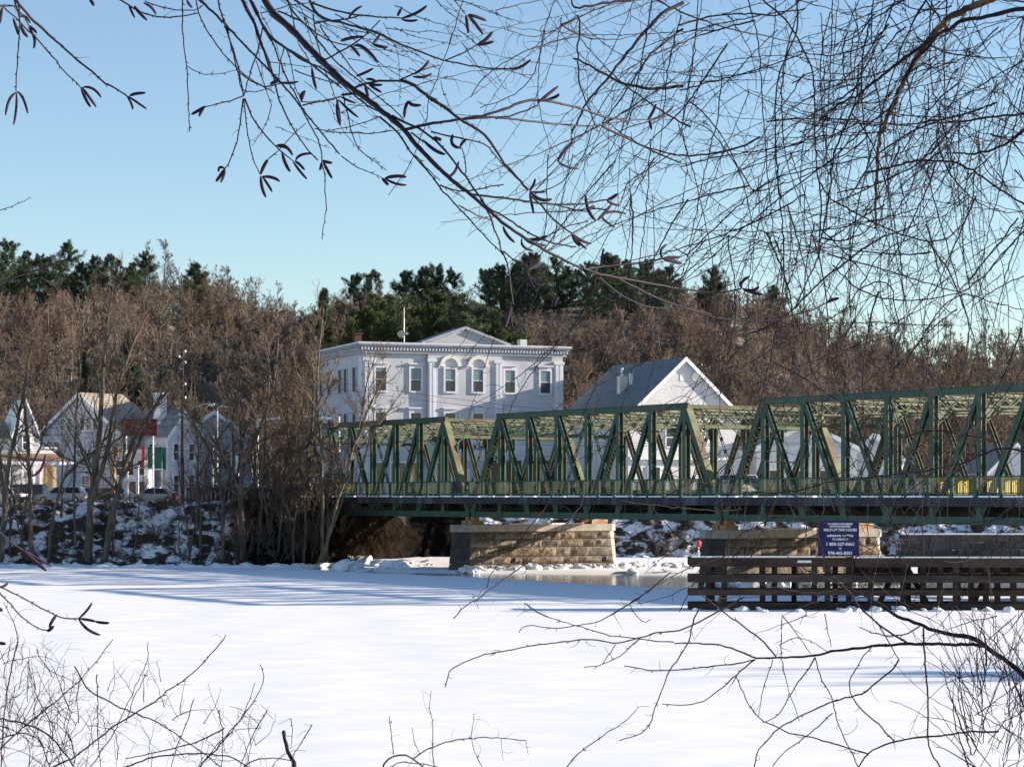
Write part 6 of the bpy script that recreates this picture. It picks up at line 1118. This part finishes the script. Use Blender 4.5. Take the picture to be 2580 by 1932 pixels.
# --- bush, lower left
DL = depth_fn(7.5, .35, 250, 220, .2); L_ROOT = (-1.2, 8.2, 1.6)
lb = empty('bare_bush', L_ROOT, 0, 'twiggy bare bush rising from the lower left corner against the snow', 'shrub'); sl = Spray(DL, 12)
LL = """4,2 L:260,1420 430,1330 530,1250 640,1170 750,1100 870,1030 940,965 1040,905 1150,800 1210,730 1258,662|3.4,1.8 L:-20,1310 150,1160 300,1040 430,930 530,820 630,685|3.2,2 L:415,835 480,960 620,1040 760,1100 870,1140 1000,1230 1150,1330 1260,1420|3.6,3 L:-20,1130 100,1140 250,1200 340,1290 430,1420|3.4,2.4 L:640,1420 850,1340 1100,1320 1300,1340 1420,1420|3.2,1.6 L:1090,1420 1250,1250 1380,1080 1440,990 1478,905 1450,825|2.2,1.4 L:1130,1370 1240,1240 1350,1130 1400,1000 1422,925
2.4,1.4 L:490,1420 640,1200 730,1000 790,880 825,800 825,700|2,1.4 L:700,1150 760,980 825,860|3,2.4 L:100,695 60,850 30,1050 10,1250 5,1420|2,1.4 L:100,695 80,590 20,480|3,2 L:1250,1180 1100,1260 900,1310 700,1350|2,1.3 L:205,740 240,820 300,880 380,900 430,940|2.2,1.6 L:1740,1160 1640,1320 1620,1420|1.8,1.3 L:1620,1125 1635,1220 1620,1290|2.4,1.6 L:1490,1080 1430,1180 1380,1280 1330,1420|2.2,1.4 L:1080,1020 1040,1150 980,1300 950,1420|2.2,1.4 L:1220,1080 1240,1200 1235,1420|3,2 L:-20,1250 120,1200 220,1240 290,1420|2.4,1.6 L:540,880 545,1050 545,1220 560,1420|9,7 L:1650,1440 1630,1340 1592,1300 1595,1250 1580,1200|3,2 L:1330,1420 1400,1360 1530,1340 1620,1360"""
for ln in LL.replace('\n', '|').split('|'): ww, z = ln.split(' ', 1); a, b = map(float, ww.split(',')); sl.line(zpts(z), a*1.25, b*1.25, None if a < 3 else random.uniform(-.15,.15), 1.0, 60, 5)
rs = np.random.RandomState(29)
for i in range(140):
    x = rs.uniform(-20, 700) if i < 70 else rs.uniform(-20, 200); y = rs.uniform(1800, 1960) if i % 3 else rs.uniform(1650, 1900); a = -1.5+rs.normal(0, .55); n = rs.randint(4, 11); pl = [(x, y)]; cur = rs.normal(0,.1)
    for k in range(n): a += cur+rs.normal(0,.12); pl.append((pl[-1][0]+17*math.cos(a), pl[-1][1]+17*math.sin(a)))
    pl = [p for p in pl if p[1] > 1600+max(0, p[0]-250)*.42]
    if len(pl) > 3: sl.line(pl, rs.uniform(1.3, 2.6), .9, None, 1.2, 0, 4)
sl.twigs(34, 10, 48, 1.3, .35)
tag(link('twigs', sl.meshes('twigs', vine_m, L_ROOT), lb), kind='stuff')
tk = MB()
for k in range(26): q = P(rs.uniform(-20,720), 1960, 7.5+rs.uniform(-.4,.4)); tk.cyl((rs.normal(0,.25),rs.normal(0,.2),0), q-Vector(L_ROOT), .012, .005, 6)
tk.build('stem', vine_m, lb, True)
# --- small bush, bottom centre
DM = depth_fn(7.0, .2, 250, 220, 2.2); M_ROOT = (-.05, 7.6, 2.0)
mbz = empty('bare_bush', M_ROOT, 0, 'small arching bare bush poking up at the bottom centre', 'shrub'); smm = Spray(DM, 14)
ML = """3.2,2 M:1270,1210 1390,1080 1480,1020 1570,955 1650,910 1725,835|5,4 M:155,1200 165,1150 225,1105 290,1105 350,1130 430,1200|2.6,2 M:225,1105 210,980 198,870|3.4,2.2 M:350,1130 420,1080 520,1035 640,1015 760,1000 890,1005 1045,1018|1.6,1 M:1045,1018 1060,1110|1.4,1 M:890,1005 905,1140|2.6,1.2 M:480,1200 460,1050 475,940 455,850 450,780 458,710|2,1.2 M:780,1200 720,1080 703,990 722,920 722,850|2,1.4 M:380,1090 340,990 340,940|3,2.4 M:180,1200 260,1150 400,1160 520,1190|1.4,1 M:1725,835 1760,805 1810,810"""
for ln in ML.replace('\n', '|').split('|'): ww, z = ln.split(' ', 1); a, b = map(float, ww.split(',')); smm.line(zpts(z), a, b, None if a < 3 else 0, .8, 70, 5)
smm.twigs(26, 12, 38, 1.0, .35)
tag(link('twigs', smm.meshes('twigs', vine_m, M_ROOT), mbz), kind='stuff'); tk = MB()
for px in (960,1075,1095,1205,1405): q = P(px, 1948, 7.0); tk.cyl((rs.normal(0,.1),0,0), q-Vector(M_ROOT), .010, .004, 6)
tk.build('stem', vine_m, mbz, True)
# tell look-alikes apart by their place, counted from the left
ONES = 'zeroth first second third fourth fifth sixth seventh eighth ninth tenth eleventh twelfth thirteenth fourteenth fifteenth sixteenth seventeenth eighteenth nineteenth'.split()
def ordinal(n):
    if n < 20: return ONES[n]
    t_, o_ = divmod(n, 10); return ['','','twent','thirt','fort','fift'][t_]+('ieth' if o_ == 0 else 'y-'+ONES[o_])
sets = {}
for o in bpy.data.objects:
    if o.get('category') in ('tree', 'shrub') and o.get('group') and o.parent is None: sets.setdefault((o['group'], o['label']), []).append(o)
for (g_, l_), os_ in sets.items():
    if len(os_) < 2 or 'beyond the edge' in l_: continue
    os_.sort(key=lambda o: o.location.x/o.location.y)
    for i, o in enumerate(os_): o['label'] = l_+', '+ordinal(i+1)+' from the left'
print('script done, tris', sum(len(o.data.polygons) for o in bpy.data.objects if o.type == 'MESH'))
